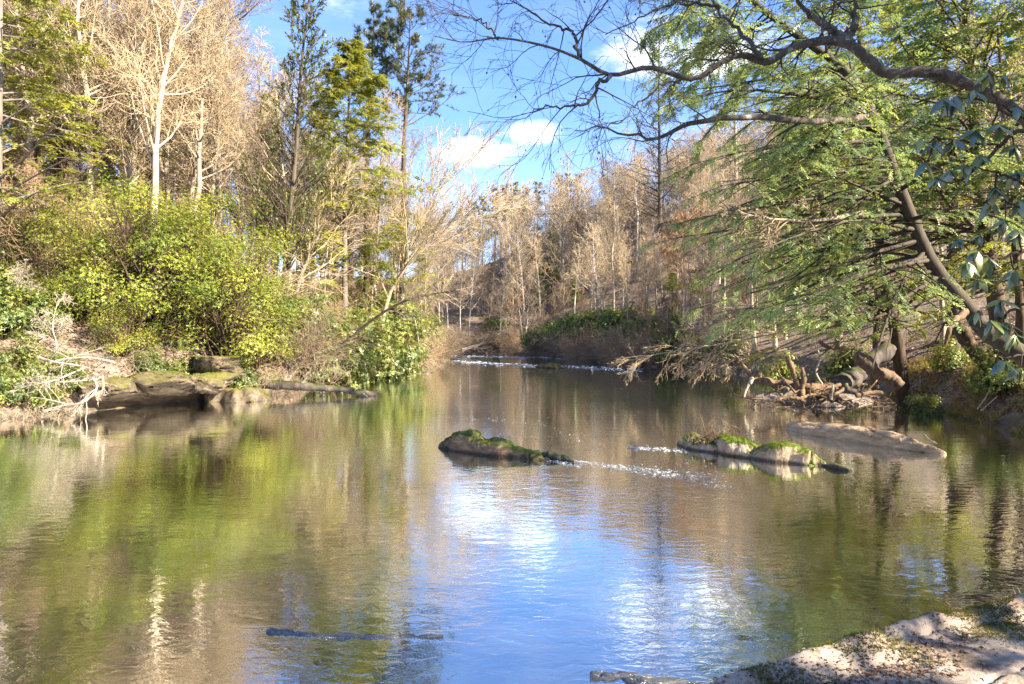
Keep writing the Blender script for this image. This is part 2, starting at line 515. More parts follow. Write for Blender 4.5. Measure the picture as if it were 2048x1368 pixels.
m, nt = newmat('water_toned_soaked')  # dark water tone and pale glint streaks put into the colour
tc = nd(nt, 'ShaderNodeTexCoord').outputs['Object']
n_ = noise(nt, nd(nt, 'ShaderNodeMapping', {0: tc, 3: (0.5, 2, 2)}).outputs[0], 9, 6, 0.7)
bp = nd(nt, 'ShaderNodeBump', {'Strength': 1.0, 'Distance': 0.04, 'Height': n_})
finish(nt, nd(nt, 'ShaderNodeBsdfPrincipled', {'Base Color': ramp(nt, n_, [(0.35, (0.05, 0.055, 0.06)), (0.7, (0.18, 0.18, 0.18))]), 'Roughness': 0.12, 'IOR': 1.9, 'Normal': bp.outputs[0]}).outputs[0])
M['soaked'] = m
# foam
m, nt = newmat('foam')
finish(nt, nd(nt, 'ShaderNodeBsdfPrincipled', {'Base Color': (0.55, 0.60, 0.66, 1), 'Roughness': 0.5}).outputs[0])
M['foam'] = m

# ground
m, nt = newmat('forest_floor')
tc = nd(nt, 'ShaderNodeTexCoord').outputs['Object']
pz = nd(nt, 'ShaderNodeSeparateXYZ', {0: tc}).outputs[2]
vo = nd(nt, 'ShaderNodeTexVoronoi', {'Vector': tc, 'Scale': 9.0}).outputs['Color']
vv = nd(nt, 'ShaderNodeSeparateColor', {0: vo}).outputs[0]
litter = ramp(nt, vv, [(0.0, (0.08, 0.054, 0.038)), (0.5, (0.165, 0.115, 0.082)), (1.0, (0.29, 0.22, 0.165))])
nb = noise(nt, tc, 0.6, 5)
lit2 = mix(nt, maprange(nt, nb, 0.5, 0.68), litter, (0.085, 0.085, 0.03))
mud = ramp(nt, noise(nt, tc, 4, 5), [(0.3, (0.05, 0.038, 0.028)), (0.7, (0.14, 0.105, 0.075))])
c1 = mix(nt, maprange(nt, mth(nt, 'ADD', pz, mth(nt, 'MULTIPLY', nb, 0.5)), 0.35, 0.75), mud, lit2)
bedn = noise(nt, nd(nt, 'ShaderNodeMapping', {0: tc, 3: (0.6, 1, 1)}).outputs[0], 0.75, 4, 0.6, 0.5)
bed = ramp(nt, bedn, [(0.42, (0.05, 0.05, 0.016)), (0.52, (0.32, 0.20, 0.05)), (0.62, (0.85, 0.42, 0.09))])
c2 = mix(nt, maprange(nt, pz, -0.12, 0.03), bed, c1)
bp = nd(nt, 'ShaderNodeBump', {'Strength': 0.8, 'Distance': 0.08, 'Height': mth(nt, 'ADD', vv, noise(nt, tc, 3, 6))})
p = nd(nt, 'ShaderNodeBsdfPrincipled', {'Base Color': c2, 'Roughness': 0.9, 'Normal': bp.outputs[0]})
finish(nt, p.outputs[0])
M['ground'] = m

# river water: clear skin over slightly murky water, the bed shows through
m, nt = newmat('river_water')
tc = nd(nt, 'ShaderNodeTexCoord').outputs['Object']
wa = nd(nt, 'ShaderNodeMapping', {0: tc, 3: (0.55, 1.0, 1)}).outputs[0]
big = noise(nt, wa, 0.22, 3, 0.5)
f1 = noise(nt, wa, 7.5, 3, 0.55, 0.6)
f2 = noise(nt, wa, 1.6, 2, 0.5, 0.4)
amp = maprange(nt, big, 0.38, 0.62, 0.35, 1.0)
hgt = mth(nt, 'ADD', mth(nt, 'MULTIPLY', mth(nt, 'MULTIPLY', f1, amp), 0.0058), mth(nt, 'MULTIPLY', f2, 0.006))
bp = nd(nt, 'ShaderNodeBump', {'Strength': 1.0, 'Distance': 1.0, 'Height': hgt})
fr = nd(nt, 'ShaderNodeFresnel', {'IOR': 1.33, 'Normal': bp.outputs[0]}).outputs[0]
fac = mth(nt, 'ADD', mth(nt, 'MULTIPLY', fr, 2.1), 0.42, clamp=True)
murk = nd(nt, 'ShaderNodeBsdfDiffuse', {0: (0.20, 0.20, 0.155, 1)})
clear = nd(nt, 'ShaderNodeBsdfTransparent', {0: (0.84, 0.78, 0.54, 1)})
dep = nd(nt, 'ShaderNodeAttribute', attribute_name='tint').outputs['Fac']
mfac = maprange(nt, dep, 0.05, 1.3, 0.06, 0.46)
body = nd(nt, 'ShaderNodeMixShader', {0: mfac, 1: clear.outputs[0], 2: murk.outputs[0]})
gl = nd(nt, 'ShaderNodeBsdfGlossy', {'Color': (0.97, 1, 0.99, 1), 'Roughness': 0.035, 'Normal': bp.outputs[0]})
fin = nd(nt, 'ShaderNodeMixShader', {0: fac, 1: body.outputs[0], 2: gl.outputs[0]})
finish(nt, fin.outputs[0])
M['water'] = m

# ------------------------------------------------------------------ terrain
RL = [(-60, -40), (-22, -5), (-15.5, 6), (-17, 15), (-18.4, 20), (-18.0, 23.4), (-15.9, 28.6), (-13.2, 31.5), (-11.0, 36), (-11.5, 45), (-11.5, 52), (-8, 60), (-6.8, 64), (-7.5, 80), (-9.5, 96), (-20, 100), (-70, 101)]
RR = [(-70, 114), (-20, 111), (-8, 107.5), (0, 104), (5, 92), (9, 76), (12, 63), (17.6, 54), (19, 42), (19.2, 36), (17.6, 31), (16.8, 27), (15.3, 21), (14, 16), (12, 12), (9, 8.5), (6.5, 6), (3.5, 4.4), (1.6, 3.5), (0, 2.5), (-3, 1), (-8, -4), (-14, -15), (-40, -60)]
POLY = np.array(RL + RR, float)
NLEFT = len(RL) - 1
def river_sd(x, y):
    """distance outside the river (negative inside) and whether the left bank is nearer"""
    x, y = np.asarray(x, float), np.asarray(y, float)
    best = np.full(x.shape, 1e9)
    left = np.zeros(x.shape, bool)
    ins = np.zeros(x.shape, bool)
    n = len(POLY)
    for i in range(n):
        ax, ay = POLY[i]
        bx, by = POLY[(i + 1) % n]
        dx, dy = bx - ax, by - ay
        t = np.clip(((x - ax) * dx + (y - ay) * dy) / (dx * dx + dy * dy), 0, 1)
        d = np.hypot(x - ax - t * dx, y - ay - t * dy)
        u = d < best
        best = np.where(u, d, best)
        left = np.where(u, i < NLEFT, left)
        c = (ay > y) != (by > y)
        xi = ax + (y - ay) * dx / (dy if abs(dy) > 1e-9 else 1e-9)
        ins ^= c & (x < xi)
    return np.where(ins, -best, best), left

def gz(x, y):
    x, y = np.asarray(x, float), np.asarray(y, float)
    d, left = river_sd(x, y)
    p = np.stack([x, y, np.zeros_like(x)], -1)
    bear = x / np.maximum(y, 1.0)
    hl = 5.0 + 24.0 * smooth(-0.36, -0.62, bear)
    farw = smooth(98, 112, y)
    hf = 16 + 35 * np.exp(-((x - 28) / 25.0) ** 2) + 20 * smooth(35, 60, x) + 14 * smooth(40, 90, x)
    hr = (15.0 + 12 * smooth(38, 60, y)) * (1 - farw) + hf * farw
    Hh = np.where(left, hl, hr)
    sl_ = np.where(left, 0.5, 0.36 + 0.14 * smooth(38, 60, y) + 0.32 * farw)
    dd = np.maximum(d - 1.0, 0)
    lip = np.where(left, 1.55, 1.25) * smooth(-0.1, 1.7, d)
    z = lip + Hh * (1 - np.exp(-sl_ * dd / Hh)) + 0.28 * fbm(p * 0.35, 4) * smooth(0.3, 3, d) + 0.05 * fbm(p * 1.7, 3) * smooth(0, 1, d)
    zin = -np.minimum(1.4, np.where(left, 0.32, 0.13) * (-d)) + 0.10 * fbm(p * 0.8, 3) - 0.03
    z = np.where(d > 0, z, np.minimum(zin, -0.02 + d * 0.1))
    near = smooth(9, 5.5, np.hypot(x - 1.5, y - 1.0))
    return np.where(d > 0, z * (1 - near) + np.minimum(z, 0.35) * near, z)

def gpt(x, y, dz=0.0):
    return np.array([x, y, float(gz(np.array([x]), np.array([y]))[0]) + dz])

def axis(*segs):
    out = [np.arange(a, b, s) for a, b, s in segs]
    return np.concatenate(out + [[segs[-1][1]]])
xs = axis((-260, -60, 8), (-60, -28, 1.5), (-28, 30, 0.5), (30, 70, 1.5), (70, 260, 8))
ys = axis((-90, 0, 4), (0, 48, 0.5), (48, 112, 1.0), (112, 190, 3), (190, 420, 10))
gx, gy = np.meshgrid(xs, ys)
gzz = gz(gx, gy)
idx = np.arange(gx.size).reshape(gx.shape)
q = np.stack([idx[:-1, :-1], idx[:-1, 1:], idx[1:, 1:], idx[1:, :-1]], -1).reshape(-1, 4)
mb = MB()
mb.add(np.stack([gx, gy, gzz], -1), q)
obj('ground', mb.mesh('ground'), M['ground'], kind='structure')
mb = MB()
wx_ = axis((-110, -36, 6), (-36, 28, 0.8), (28, 60, 6))
wy_ = axis((-70, -2, 6), (-2, 119, 0.8))
WX, WY = np.meshgrid(wx_, wy_)
idx = np.arange(WX.size).reshape(WX.shape)
q = np.stack([idx[:-1, :-1], idx[:-1, 1:], idx[1:, 1:], idx[1:, :-1]], -1).reshape(-1, 4)
mb.add(np.stack([WX, WY, 0 * WX], -1), q, np.maximum(-gz(WX, WY), 0).ravel())   # tint holds the depth of the water
obj('river', mb.mesh('river'), M['water'], kind='structure')

# ------------------------------------------------------------------ rocks
def loft_rock(stations, depth=0.6, k=36, sub=9, amp=0.07, fs=2.2, bottom=-0.45, flat=0.6, seed=0):
    """stations: (px, y_top, y_waterline) along the front edge of the rock in the photo; gives a closed lofted body"""
    st = []
    for s_ in stations:
        px, yt, yb = s_[:3]
        dep = s_[3] if len(s_) > 3 else depth
        Y = wl(yb)
        st.append([(px - 1024) / F * Y, Y, max(0.02, H - (yt - HY) / F * (Y + dep * 0.45)), dep])
    st = smoothpath(np.array(st), (len(st) - 1) * sub + 1)
    n = len(st)
    rings = []
    for i, (x, y, zt, dep) in enumerate(st):
        th = np.linspace(0, 2 * PI, k, endpoint=False)
        e = min(1.0, 0.25 + 0.75 * math.sin(PI * min(1, max(0, (i + .35) / (n - 0.3)))) ** 0.45)
        cy = np.sign(np.cos(th)) * np.abs(np.cos(th)) ** 0.75
        sz_ = np.sign(np.sin(th)) * np.abs(np.sin(th)) ** flat
        yy = y + dep * 0.5 - cy * dep * 0.5 * e - 0.0
        zz = np.where(sz_ > 0, sz_ * zt, -sz_ * bottom)
        rings.append(np.stack([np.full(k, x), yy, zz], -1))
    V = np.array(rings)
    V = V + amp * 1.1 * np.stack([0 * V[..., 0], np.round(2.2 * fbm(V * fs * 0.9 + 51 + seed, 3)) / 2.2, 0.6 * np.round(2.2 * fbm(V * fs * 0.8 + 91 + seed, 3)) / 2.2], -1)
    cr = np.abs(fbm(V * fs * 0.8 + 11.3 + seed, 4))
    V = V + amp * np.stack([1.4 * fbm(V * fs + 3.1 + seed, 6), 1.4 * fbm(V * fs + 31.7 + seed, 6), 1.3 * fbm(V * fs * [1, 1, 1.5] + 71.3 + seed, 6) - 2.2 * np.exp(-(cr / 0.10) ** 2)], -1)
    V0 = V[0].mean(0) + (V[0].mean(0) - V[1].mean(0)) * 0.6
    V1 = V[-1].mean(0) + (V[-1].mean(0) - V[-2].mean(0)) * 0.6
    idx = np.arange(n * k).reshape(n, k)
    a, b = idx[:-1], idx[1:]
    q = np.stack([a, b, np.roll(b, -1, 1), np.roll(a, -1, 1)], -1).reshape(-1, 4)
    mb = MB()
    mb.add(np.concatenate([V.reshape(-1, 3), [V0, V1]]), q)
    c0, c1 = n * k, n * k + 1
    mb.f.append(np.stack([np.full(k, c0), idx[0], np.roll(idx[0], -1)], -1))
    mb.f.append(np.stack([np.full(k, c1), np.roll(idx[-1], -1), idx[-1]], -1))
    return mb, V

def moss_on(V, dens, size, zmin, thr=0.55, seed=0, nz_thr=0.35):
    """tufts of moss on the upward faces of a ring grid"""
    a = V[:-1]
    b = V[1:]
    a2, b2 = np.roll(a, -1, 1), np.roll(b, -1, 1)
    cen = (a + a2 + b + b2) / 4
    nrm = np.cross(a2 - a, b - a)
    ar = np.linalg.norm(nrm, axis=-1)
    nrm = unit(nrm)
    nrm = nrm * np.where(nrm[..., 2:3] < 0, -1, 1)
    okm = (nrm[..., 2] > nz_thr) & (cen[..., 2] > zmin) & (fbm(cen * 1.6 + seed, 3) > thr - 1)
    pr = (ar * okm).ravel()
    if pr.sum() <= 0:
        return None
    N_ = int(dens * pr.sum())
    ci = rng.choice(len(pr), N_, p=pr / pr.sum())
    u, w = rng.random((2, N_, 1))
    A, A2, B, B2 = (q_.reshape(-1, 3)[ci] for q_ in (a, a2, b, b2))
    pos = (A * (1 - u) + A2 * u) * (1 - w) + (B * (1 - u) + B2 * u) * w
    nn = unit(nrm.reshape(-1, 3)[ci] + 0.3 * rng.standard_normal((N_, 3)))
    mb = MB()
    X = unit(np.cross(nn, rng.standard_normal((N_, 3))))
    inst(mb, MOSS[0], MOSS[1], pos - nn * 0.01, X, nn, size * (0.6 + 0.8 * rng.random(N_)), np.clip(0.5 + 0.25 * rng.standard_normal(N_) + 0.3 * fbm(pos * 3, 2), 0, 1))
    return mb

def rock_thing(name, label, stations, mat_, moss=None, seed=0, **kw):
    mb, V = loft_rock(stations, seed=seed, **kw)
    c = V.reshape(-1, 3).mean(0)
    base = np.array([c[0], c[1], V[..., 2].min()])
    t = thing(name, label, 'rock', base)
    obj('stone', mb.mesh('stone', base), mat_, t)
    if moss:
        mm = moss_on(V, seed=seed, **moss)
        if mm:
            obj('moss', mm.mesh('moss', base), M['mosstuft'], t, kind='stuff')
    return t, V

rock_thing('river_rock', 'dark low rock with mossy hump midstream tapering to the right into white water',
           [(874, 884, 899), (895, 872, 903), (925, 866, 906), (952, 868, 909), (968, 880, 911), (998, 880, 914), (1022, 888, 917), (1050, 900, 920), (1078, 906, 924), (1100, 914, 926)],
           M['midrock'], dict(dens=900, size=0.04, zmin=0.2, thr=0.7), depth=0.9, amp=0.05, seed=1)
rock_thing('river_rock', 'small dark wet rock just off the tapering tip of the dark mossy hump rock',
           [(1074, 905, 918), (1092, 902, 920), (1115, 908, 923), (1138, 914, 926), (1152, 922, 930)], M['wetrock'], dict(dens=400, size=0.03, zmin=0.08, thr=0.9), depth=0.5, amp=0.03, seed=2)
rock_thing('river_rock', 'grey tan rock topped by a tuft of dead twigs left of the bright mossy humps',
           [(1362, 884, 897), (1385, 873, 901), (1410, 872, 904), (1432, 880, 907), (1446, 884, 909)], M['palerock'], dict(dens=700, size=0.035, zmin=0.3, thr=1.0), depth=0.9, amp=0.05, seed=3)
rock_thing('river_rock', 'pale stone with bright green moss cap in the middle of the midstream row',
           [(1436, 888, 908), (1450, 876, 911), (1475, 872, 914), (1500, 873, 917), (1518, 878, 919), (1530, 890, 920)], M['palerock'], dict(dens=900, size=0.05, zmin=0.3, thr=0.6), depth=1.1, amp=0.05, seed=4)
rock_thing('river_rock', 'long pale stone with green moss ridge running down to the right end of the row',
           [(1502, 905, 920), (1525, 893, 923), (1555, 884, 926), (1590, 886, 929), (1620, 893, 932), (1645, 905, 934), (1662, 918, 936), (1676, 928, 937)], M['palerock'], dict(dens=850, size=0.05, zmin=0.22, thr=0.7), depth=1.0, amp=0.05, seed=5)
rock_thing('river_rock', 'low black wet rock at the right tip of the mossy midstream row',
           [(1662, 929, 938), (1680, 928, 941), (1700, 933, 943), (1714, 938, 944)], M['wetrock'], dict(dens=500, size=0.025, zmin=0.03, thr=0.9), depth=0.4, amp=0.02, seed=6)
rock_thing('flat_rock', 'broad flat tan sandstone slab lying bare in shallow water near the right bank',
           [(1588, 854, 864, 0.6), (1612, 847, 870, 1.8), (1660, 847, 878, 2.2), (1710, 848, 886, 2.2), (1760, 853, 894, 2.0), (1810, 862, 901, 1.6), (1850, 876, 906, 1.0), (1885, 896, 910, .5), (1898, 904, 911, .3)], M['slabrock'], None, amp=0.028, fs=1.8, flat=0.8, seed=7, k=44, sub=12)
rock_thing('river_rock', 'small tan rock far upstream at the foot of the rapids',
           [(1072, 731, 735), (1088, 727, 736), (1110, 727, 737), (1126, 732, 737)], M['midrock'], None, depth=1.2, amp=0.08, seed=8)
rock_thing('river_rock', 'dark wet shelf of stone at the water edge below the grey ledge',
           [(1180, 1354, 1360), (1240, 1352, 1365), (1300, 1354, 1372), (1360, 1358, 1380), (1420, 1368, 1388)], M['soaked'], None, depth=0.16, amp=0.02, fs=4, seed=9)
rock_thing('ripple_ridge', 'thin dark ridge standing in for a soft ripple over sunken rock in the foreground',  # form added in place of a ripple over a sunken rock
           [(532, 1265, 1267), (580, 1267, 1271), (630, 1271, 1275), (680, 1271, 1277), (720, 1274, 1276), (770, 1272, 1276), (830, 1275, 1277), (884, 1276, 1277)], M['soaked'], None, depth=0.08, amp=0.014, fs=5, bottom=-0.2, seed=10)[0]['category'] = 'driftwood'
bpy.data.objects['ripple_ridge'].children[0].name = 'wood'  # this part is the ripple form, not a piece of wood

def boulder(name, label, px, py, Y, wx, wy, wz, mat_, seed, amp=0.16, moss=True, name_part='stone'):
    amp = amp * 1.35
    u = np.linspace(0, PI, 44)
    k = 64
    th = np.linspace(0, 2 * PI, k, endpoint=False)
    D = np.stack([np.sin(u)[:, None] * np.cos(th), np.sin(u)[:, None] * np.sin(th), np.cos(u)[:, None] * np.ones(k)], -1)
    D = np.sign(D) * np.abs(D) ** 0.8
    u3 = D * 1.5 + seed * 7.7
    V = D * (1 + amp * 1.5 * fbm(u3, 2)[..., None] + amp * 0.6 * fbm(D * 4 + seed * 3.3, 5)[..., None] - amp * 1.0 * np.exp(-(fbm(D * 2.1 + seed * 5.1, 3)[..., None] / 0.10) ** 2))
    for q_ in range(9):
        pn = unit(np.random.default_rng(seed * 31 + q_).standard_normal(3))
        ov = np.maximum((V * pn).sum(-1, keepdims=True) - 0.80, 0)
        V = V - ov * pn * 0.9
    V = V + 0.03 * np.stack([fbm(D * 9 + seed, 4), fbm(D * 9 + seed + 30, 4), fbm(D * 9 + seed + 60, 4)], -1)
    c = pt(px, py, Y)
    V = V * [wx / 2, wy / 2, wz / 2]
    V[..., 1] -= 0.55 * V[..., 2]
    V = V + c + [0, 0.3, 0.12]
    idx = np.arange(44 * k).reshape(44, k)
    a, b = idx[:-1], idx[1:]
    mb = MB()
    mb.add(V, np.stack([a, b, np.roll(b, -1, 1), np.roll(a, -1, 1)], -1).reshape(-1, 4))
    base = np.array([c[0], c[1], c[2] - wz / 2])
    t = thing(name, label, 'rock', base)
    obj(name_part, mb.mesh('stone', base), mat_, t)
    if moss:
        mm = moss_on(V, 250, 0.06, base[2] + wz * 0.55, 0.8, seed)
        if mm:
            obj('moss', mm.mesh('moss', base), M['mosstuft'], t, kind='stuff')
    return t

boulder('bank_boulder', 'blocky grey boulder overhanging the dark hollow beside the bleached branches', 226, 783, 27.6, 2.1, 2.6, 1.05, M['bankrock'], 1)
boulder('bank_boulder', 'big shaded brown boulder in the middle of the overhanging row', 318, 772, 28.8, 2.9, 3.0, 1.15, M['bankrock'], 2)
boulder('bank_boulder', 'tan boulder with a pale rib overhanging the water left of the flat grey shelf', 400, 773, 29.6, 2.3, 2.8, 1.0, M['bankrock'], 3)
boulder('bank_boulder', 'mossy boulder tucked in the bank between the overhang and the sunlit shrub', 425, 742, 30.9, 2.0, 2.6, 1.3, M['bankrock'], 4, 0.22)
rock_thing('shelf_rock', 'flat grey shelf of tilted rock sloping into the water on the left bank',
           [(395, 784, 806, 1.8), (425, 776, 806, 2.2), (460, 774, 806, 2.2), (495, 778, 805, 1.9), (520, 786, 803, 1.5), (538, 796, 803, .8)], M['bankrock'], None, amp=0.12, fs=1.3, seed=12)

# foreground ledge
ex = np.array([-3.0, -1.0, 0.2, 0.6, 1.08, 1.70, 2.52, 3.1, 3.74, 6.0, 9.0])
ey = np.array([1.0, 2.0, 2.9, 3.3, 3.72, 4.04, 4.43, 4.68, 4.99, 5.9, 7.2])
lx = np.concatenate([np.arange(-2.5, 0.6, 0.1), np.arange(0.6, 4.6, 0.022), np.arange(4.6, 8, 0.12)])
lt = np.concatenate([np.linspace(-3.2, -1.6, 16, endpoint=False), np.linspace(-1.6, 0.0, 80, endpoint=False), np.linspace(0.0, 1.0, 26)])
LX, LT = np.meshgrid(lx, lt)
edge = np.interp(LX, ex, ey) + 0.018 * fbm(np.stack([LX * 2.2, 0 * LX, 0 * LX + 4], -1), 4)
over = np.maximum(LT, 0)
LY = edge + np.minimum(LT, 0) + 0.55 * over * (0.35 + 0.65 * over)
pp = np.stack([LX, LY, 0 * LX], -1)
dip = np.minimum(LT, 0)
LZ = 1.15 + 0.016 * fbm(pp * 0.9 + 2, 4) + 0.014 * fbm(pp * 5 + 9, 5) - 0.07 * np.exp(-((dip + 0.42) / 0.12) ** 2) * (0.5 + 0.5 * fbm(pp * 2, 2)) + 0.05 * np.exp(-((dip + 0.15) / 0.08) ** 2)
ck = np.abs(fbm(np.stack([LX * 0.7 + LT * 0.5, LT * 2.6 - LX * 0.25, 0 * LX + 7], -1), 4))
LZ = LZ - 0.035 * np.exp(-(ck / 0.06) ** 2) + 0.02 * smooth(-0.1, 0.1, fbm(np.stack([LX * 0.8, LT * 2.4, 0 * LX + 3], -1), 3))
LZ = LZ - 0.10 * smooth(-0.14, 0.0, LT) - 1.55 * over ** 0.8 + 0.05 * fbm(np.stack([LX * 2, LY * 2, over * 5], -1), 3) * smooth(0, 0.1, over)
LV = np.stack([LX, LY, LZ], -1)
idx = np.arange(LX.size).reshape(LX.shape)
q = np.stack([idx[:-1, :-1], idx[:-1, 1:], idx[1:, 1:], idx[1:, :-1]], -1).reshape(-1, 4)
mb = MB()
mb.add(LV, q)
lb = np.array([2.0, 3.0, 0.0])
ledge = thing('rock_ledge', 'broad grey lichen covered rock ledge with mossy rim in the right foreground', 'rock', lb)
obj('stone', mb.mesh('ledge', lb), M['ledge'], ledge)
def ledge_pts(N_, fn):
    """random points on the ledge top, kept with probability fn(x, t)"""
    i = rng.integers(0, LX.shape[0] - 1, N_ * 1)
    j = rng.integers(0, LX.shape[1] - 1, N_ * 1)
    keep = rng.random(N_) < fn(LX[i, j], LT[i, j], LV[i, j])
    i, j = i[keep], j[keep]
    u, w = rng.random((2, len(i), 1))
    return LV[i, j] * (1 - u) * (1 - w) + LV[i + 1, j] * u * (1 - w) + LV[i, j + 1] * (1 - u) * w + LV[i + 1, j + 1] * u * w
P_ = ledge_pts(120000, lambda x, t, p: (x > 0.5) * (x < 4.6) * np.clip(3.0 * (fbm(p * [2.0, 2.0, 0] + 5, 4) + 0.32) * np.exp(-((t + 0.26) / 0.24) ** 2) - 0.15 + 1.0 * np.exp(-((t + 0.05) / 0.09) ** 2) * (fbm(p * 1.7 + 8, 3) > -0.45), 0, 1) * (t < 0.12))
mb = MB()
n_ = len(P_)
inst(mb, MOSS[0], MOSS[1], P_, unit(rng.standard_normal((n_, 3)) * [1, 1, .1]), Z3 + 0.25 * rng.standard_normal((n_, 3)), 0.022 * (0.4 + rng.random(n_)), np.clip(0.5 + 0.2 * rng.standard_normal(n_) + 0.35 * fbm(P_ * 3, 2), 0, 1))
obj('moss', mb.mesh('moss', lb), M['ledgemoss'], ledge, kind='stuff')
P_ = ledge_pts(55000, lambda x, t, p: (x > 0.5) * (x < 4.6) * np.clip(1.6 * (fbm(p * [1.6, 1.6, 0] + 25, 4) + 0.15) * np.exp(-((t + 0.42) / 0.2) ** 2), 0, 1) * (t < 0.0) + 0.004)
mb = MB()
n_ = len(P_)
inst(mb, LEAF[0] * [1, 1.4, 2.5], LEAF[1], P_ + [0, 0, 0.006], rng.standard_normal((n_, 3)) * [1, 1, .25], Z3 + 0.5 * rng.standard_normal((n_, 3)), 0.022 * (0.5 + rng.random(n_)), rng.random(n_))
obj('leaf_litter', mb.mesh('leaf_litter'), M['dead'], kind='stuff')
for lab, (x, t_), L_, a_ in (('thin forked grey twig lying across the bare rock of the ledge', (2.0, -0.75), 0.42, 2.6), ('straight pale stick lying near the mossy rim of the ledge', (2.75, -0.42), 0.5, 2.3), ('short bent brown twig lying at the bottom edge of the ledge', (1.75, -0.62), 0.32, 1.2), ('slender dark twig lying on the lichen patch right of the forked twig', (2.9, -1.0), 0.36, 0.5)):
    y_ = float(np.interp(x, ex, ey)) + t_
    b0 = np.array([x, y_, 1.16])
    pth = np.array([b0 + np.array([math.cos(a_), math.sin(a_), 0]) * L_ * (u - .5) + [0.015 * math.sin(u * 7), 0.02 * math.sin(u * 5), 0] for u in np.linspace(0, 1, 8)])
    pz_ = 1.15 + 0.016 * fbm(pth * [1, 1, 0] * 0.9 + 2, 4) + 0.014 * fbm(pth * [1, 1, 0] * 5 + 9, 5) + 0.012
    pth[:, 2] = pz_
    mb = MB()
    tubes(mb, pth, np.linspace(0.007, 0.003, 8), 5)
    c_, r_, _ = grow(pth[None], np.linspace(0.006, 0.003, 8)[None], 4, 0.2, 0.9, 0.7, lambda t, p: 0.3 * p, 4, 0.1, 0, 0.7, 0.002, True)
    c_[..., 2] = np.clip(c_[..., 2], pz_.min(), pz_.max() + 0.01)
    tubes(mb, c_, r_, 4)
    o = obj('twig', mb.mesh('twig', b0), M['drift'], None, b0, label=lab, category='twig', group='twigs on the rock ledge')
for lab, px, py, hh in (('taller of the two dry grass stalks on the ledge rim', 2030, 1197, 0.11), ('shorter leaning dry grass stalk on the ledge rim', 2040, 1192, 0.09), ('curled red stem rising from the moss on the ledge rim', 1868, 1232, 0.085)):
    Y_ = 2593 / (py - 670)
    b0 = pt(px, py + 8, Y_ - 0.05)
    pth = b0 + np.array([[0.012 * math.sin(3 * u) - 0.02 * u, 0, hh * u] for u in np.linspace(0, 1, 7)])
    mb = MB()
    tubes(mb, pth, np.linspace(0.0028, 0.0015, 7), 5)
    obj('grass_stalk', mb.mesh('stalk', b0), M['bleach'] if 'dry' in lab else M['russet'], None, b0, label=lab, category='stalk', group='stalks on the ledge rim')

# ------------------------------------------------------------------ foam
mb = MB()
def foam(px0, py0, px1, py1, n, spread, size, bow=0.0):
    u = rng.random(n)
    px = px0 + (px1 - px0) * u + rng.standard_normal(n) * 4
    py = py0 + (py1 - py0) * u + rng.standard_normal(n) * spread * (0.3 + u) + bow * np.sin(PI * u)
    Y = H * F / (py - HY)
    X = (px - 1024) / F * Y
    pos = np.stack([X, Y, np.full(n, 0.004) + 0.012 * rng.random(n)], -1)
    inst(mb, LEAF[0] * [1, 1.3, 1], LEAF[1], pos, rng.standard_normal((n, 3)) * [1, .35, .02] + [.5, 0, 0], Z3 + 0.12 * rng.standard_normal((n, 3)), size * Y / 16 * (0.3 + rng.random(n) ** 2), 0.5)
foam(1120, 918, 1420, 962, 420, 4, 0.075)
foam(1200, 932, 1440, 958, 420, 8, 0.07)
foam(1255, 895, 1362, 902, 240, 3, 0.08)
foam(1050, 915, 1160, 932, 200, 2, 0.08)
foam(1380, 960, 1480, 985, 120, 8, 0.05)
foam(880, 712, 1160, 716, 380, 1.2, 0.10)
foam(905, 722, 1000, 729, 200, 1.5, 0.12)
foam(980, 727, 1075, 732, 260, 1.5, 0.10)
foam(1125, 732, 1280, 742, 300, 2.5, 0.11)
foam(900, 835, 1100, 848, 90, 4, 0.05)
foam(1000, 870, 1180, 880, 110, 6, 0.05)
foam(1575, 858, 1590, 860, 60, 1, 0.06)
foam(720, 770, 980, 766, 70, 2, 0.03)
foam(560, 1275, 880, 1284, 260, 3, 0.035)  # foam flecks here also give the ripple its glints as pale colour
foam(850, 1280, 900, 1300, 120, 6, 0.03)
foam(380, 1290, 560, 1262, 120, 4, 0.03)
obj('foam', mb.mesh('foam'), M['foam'], kind='stuff')

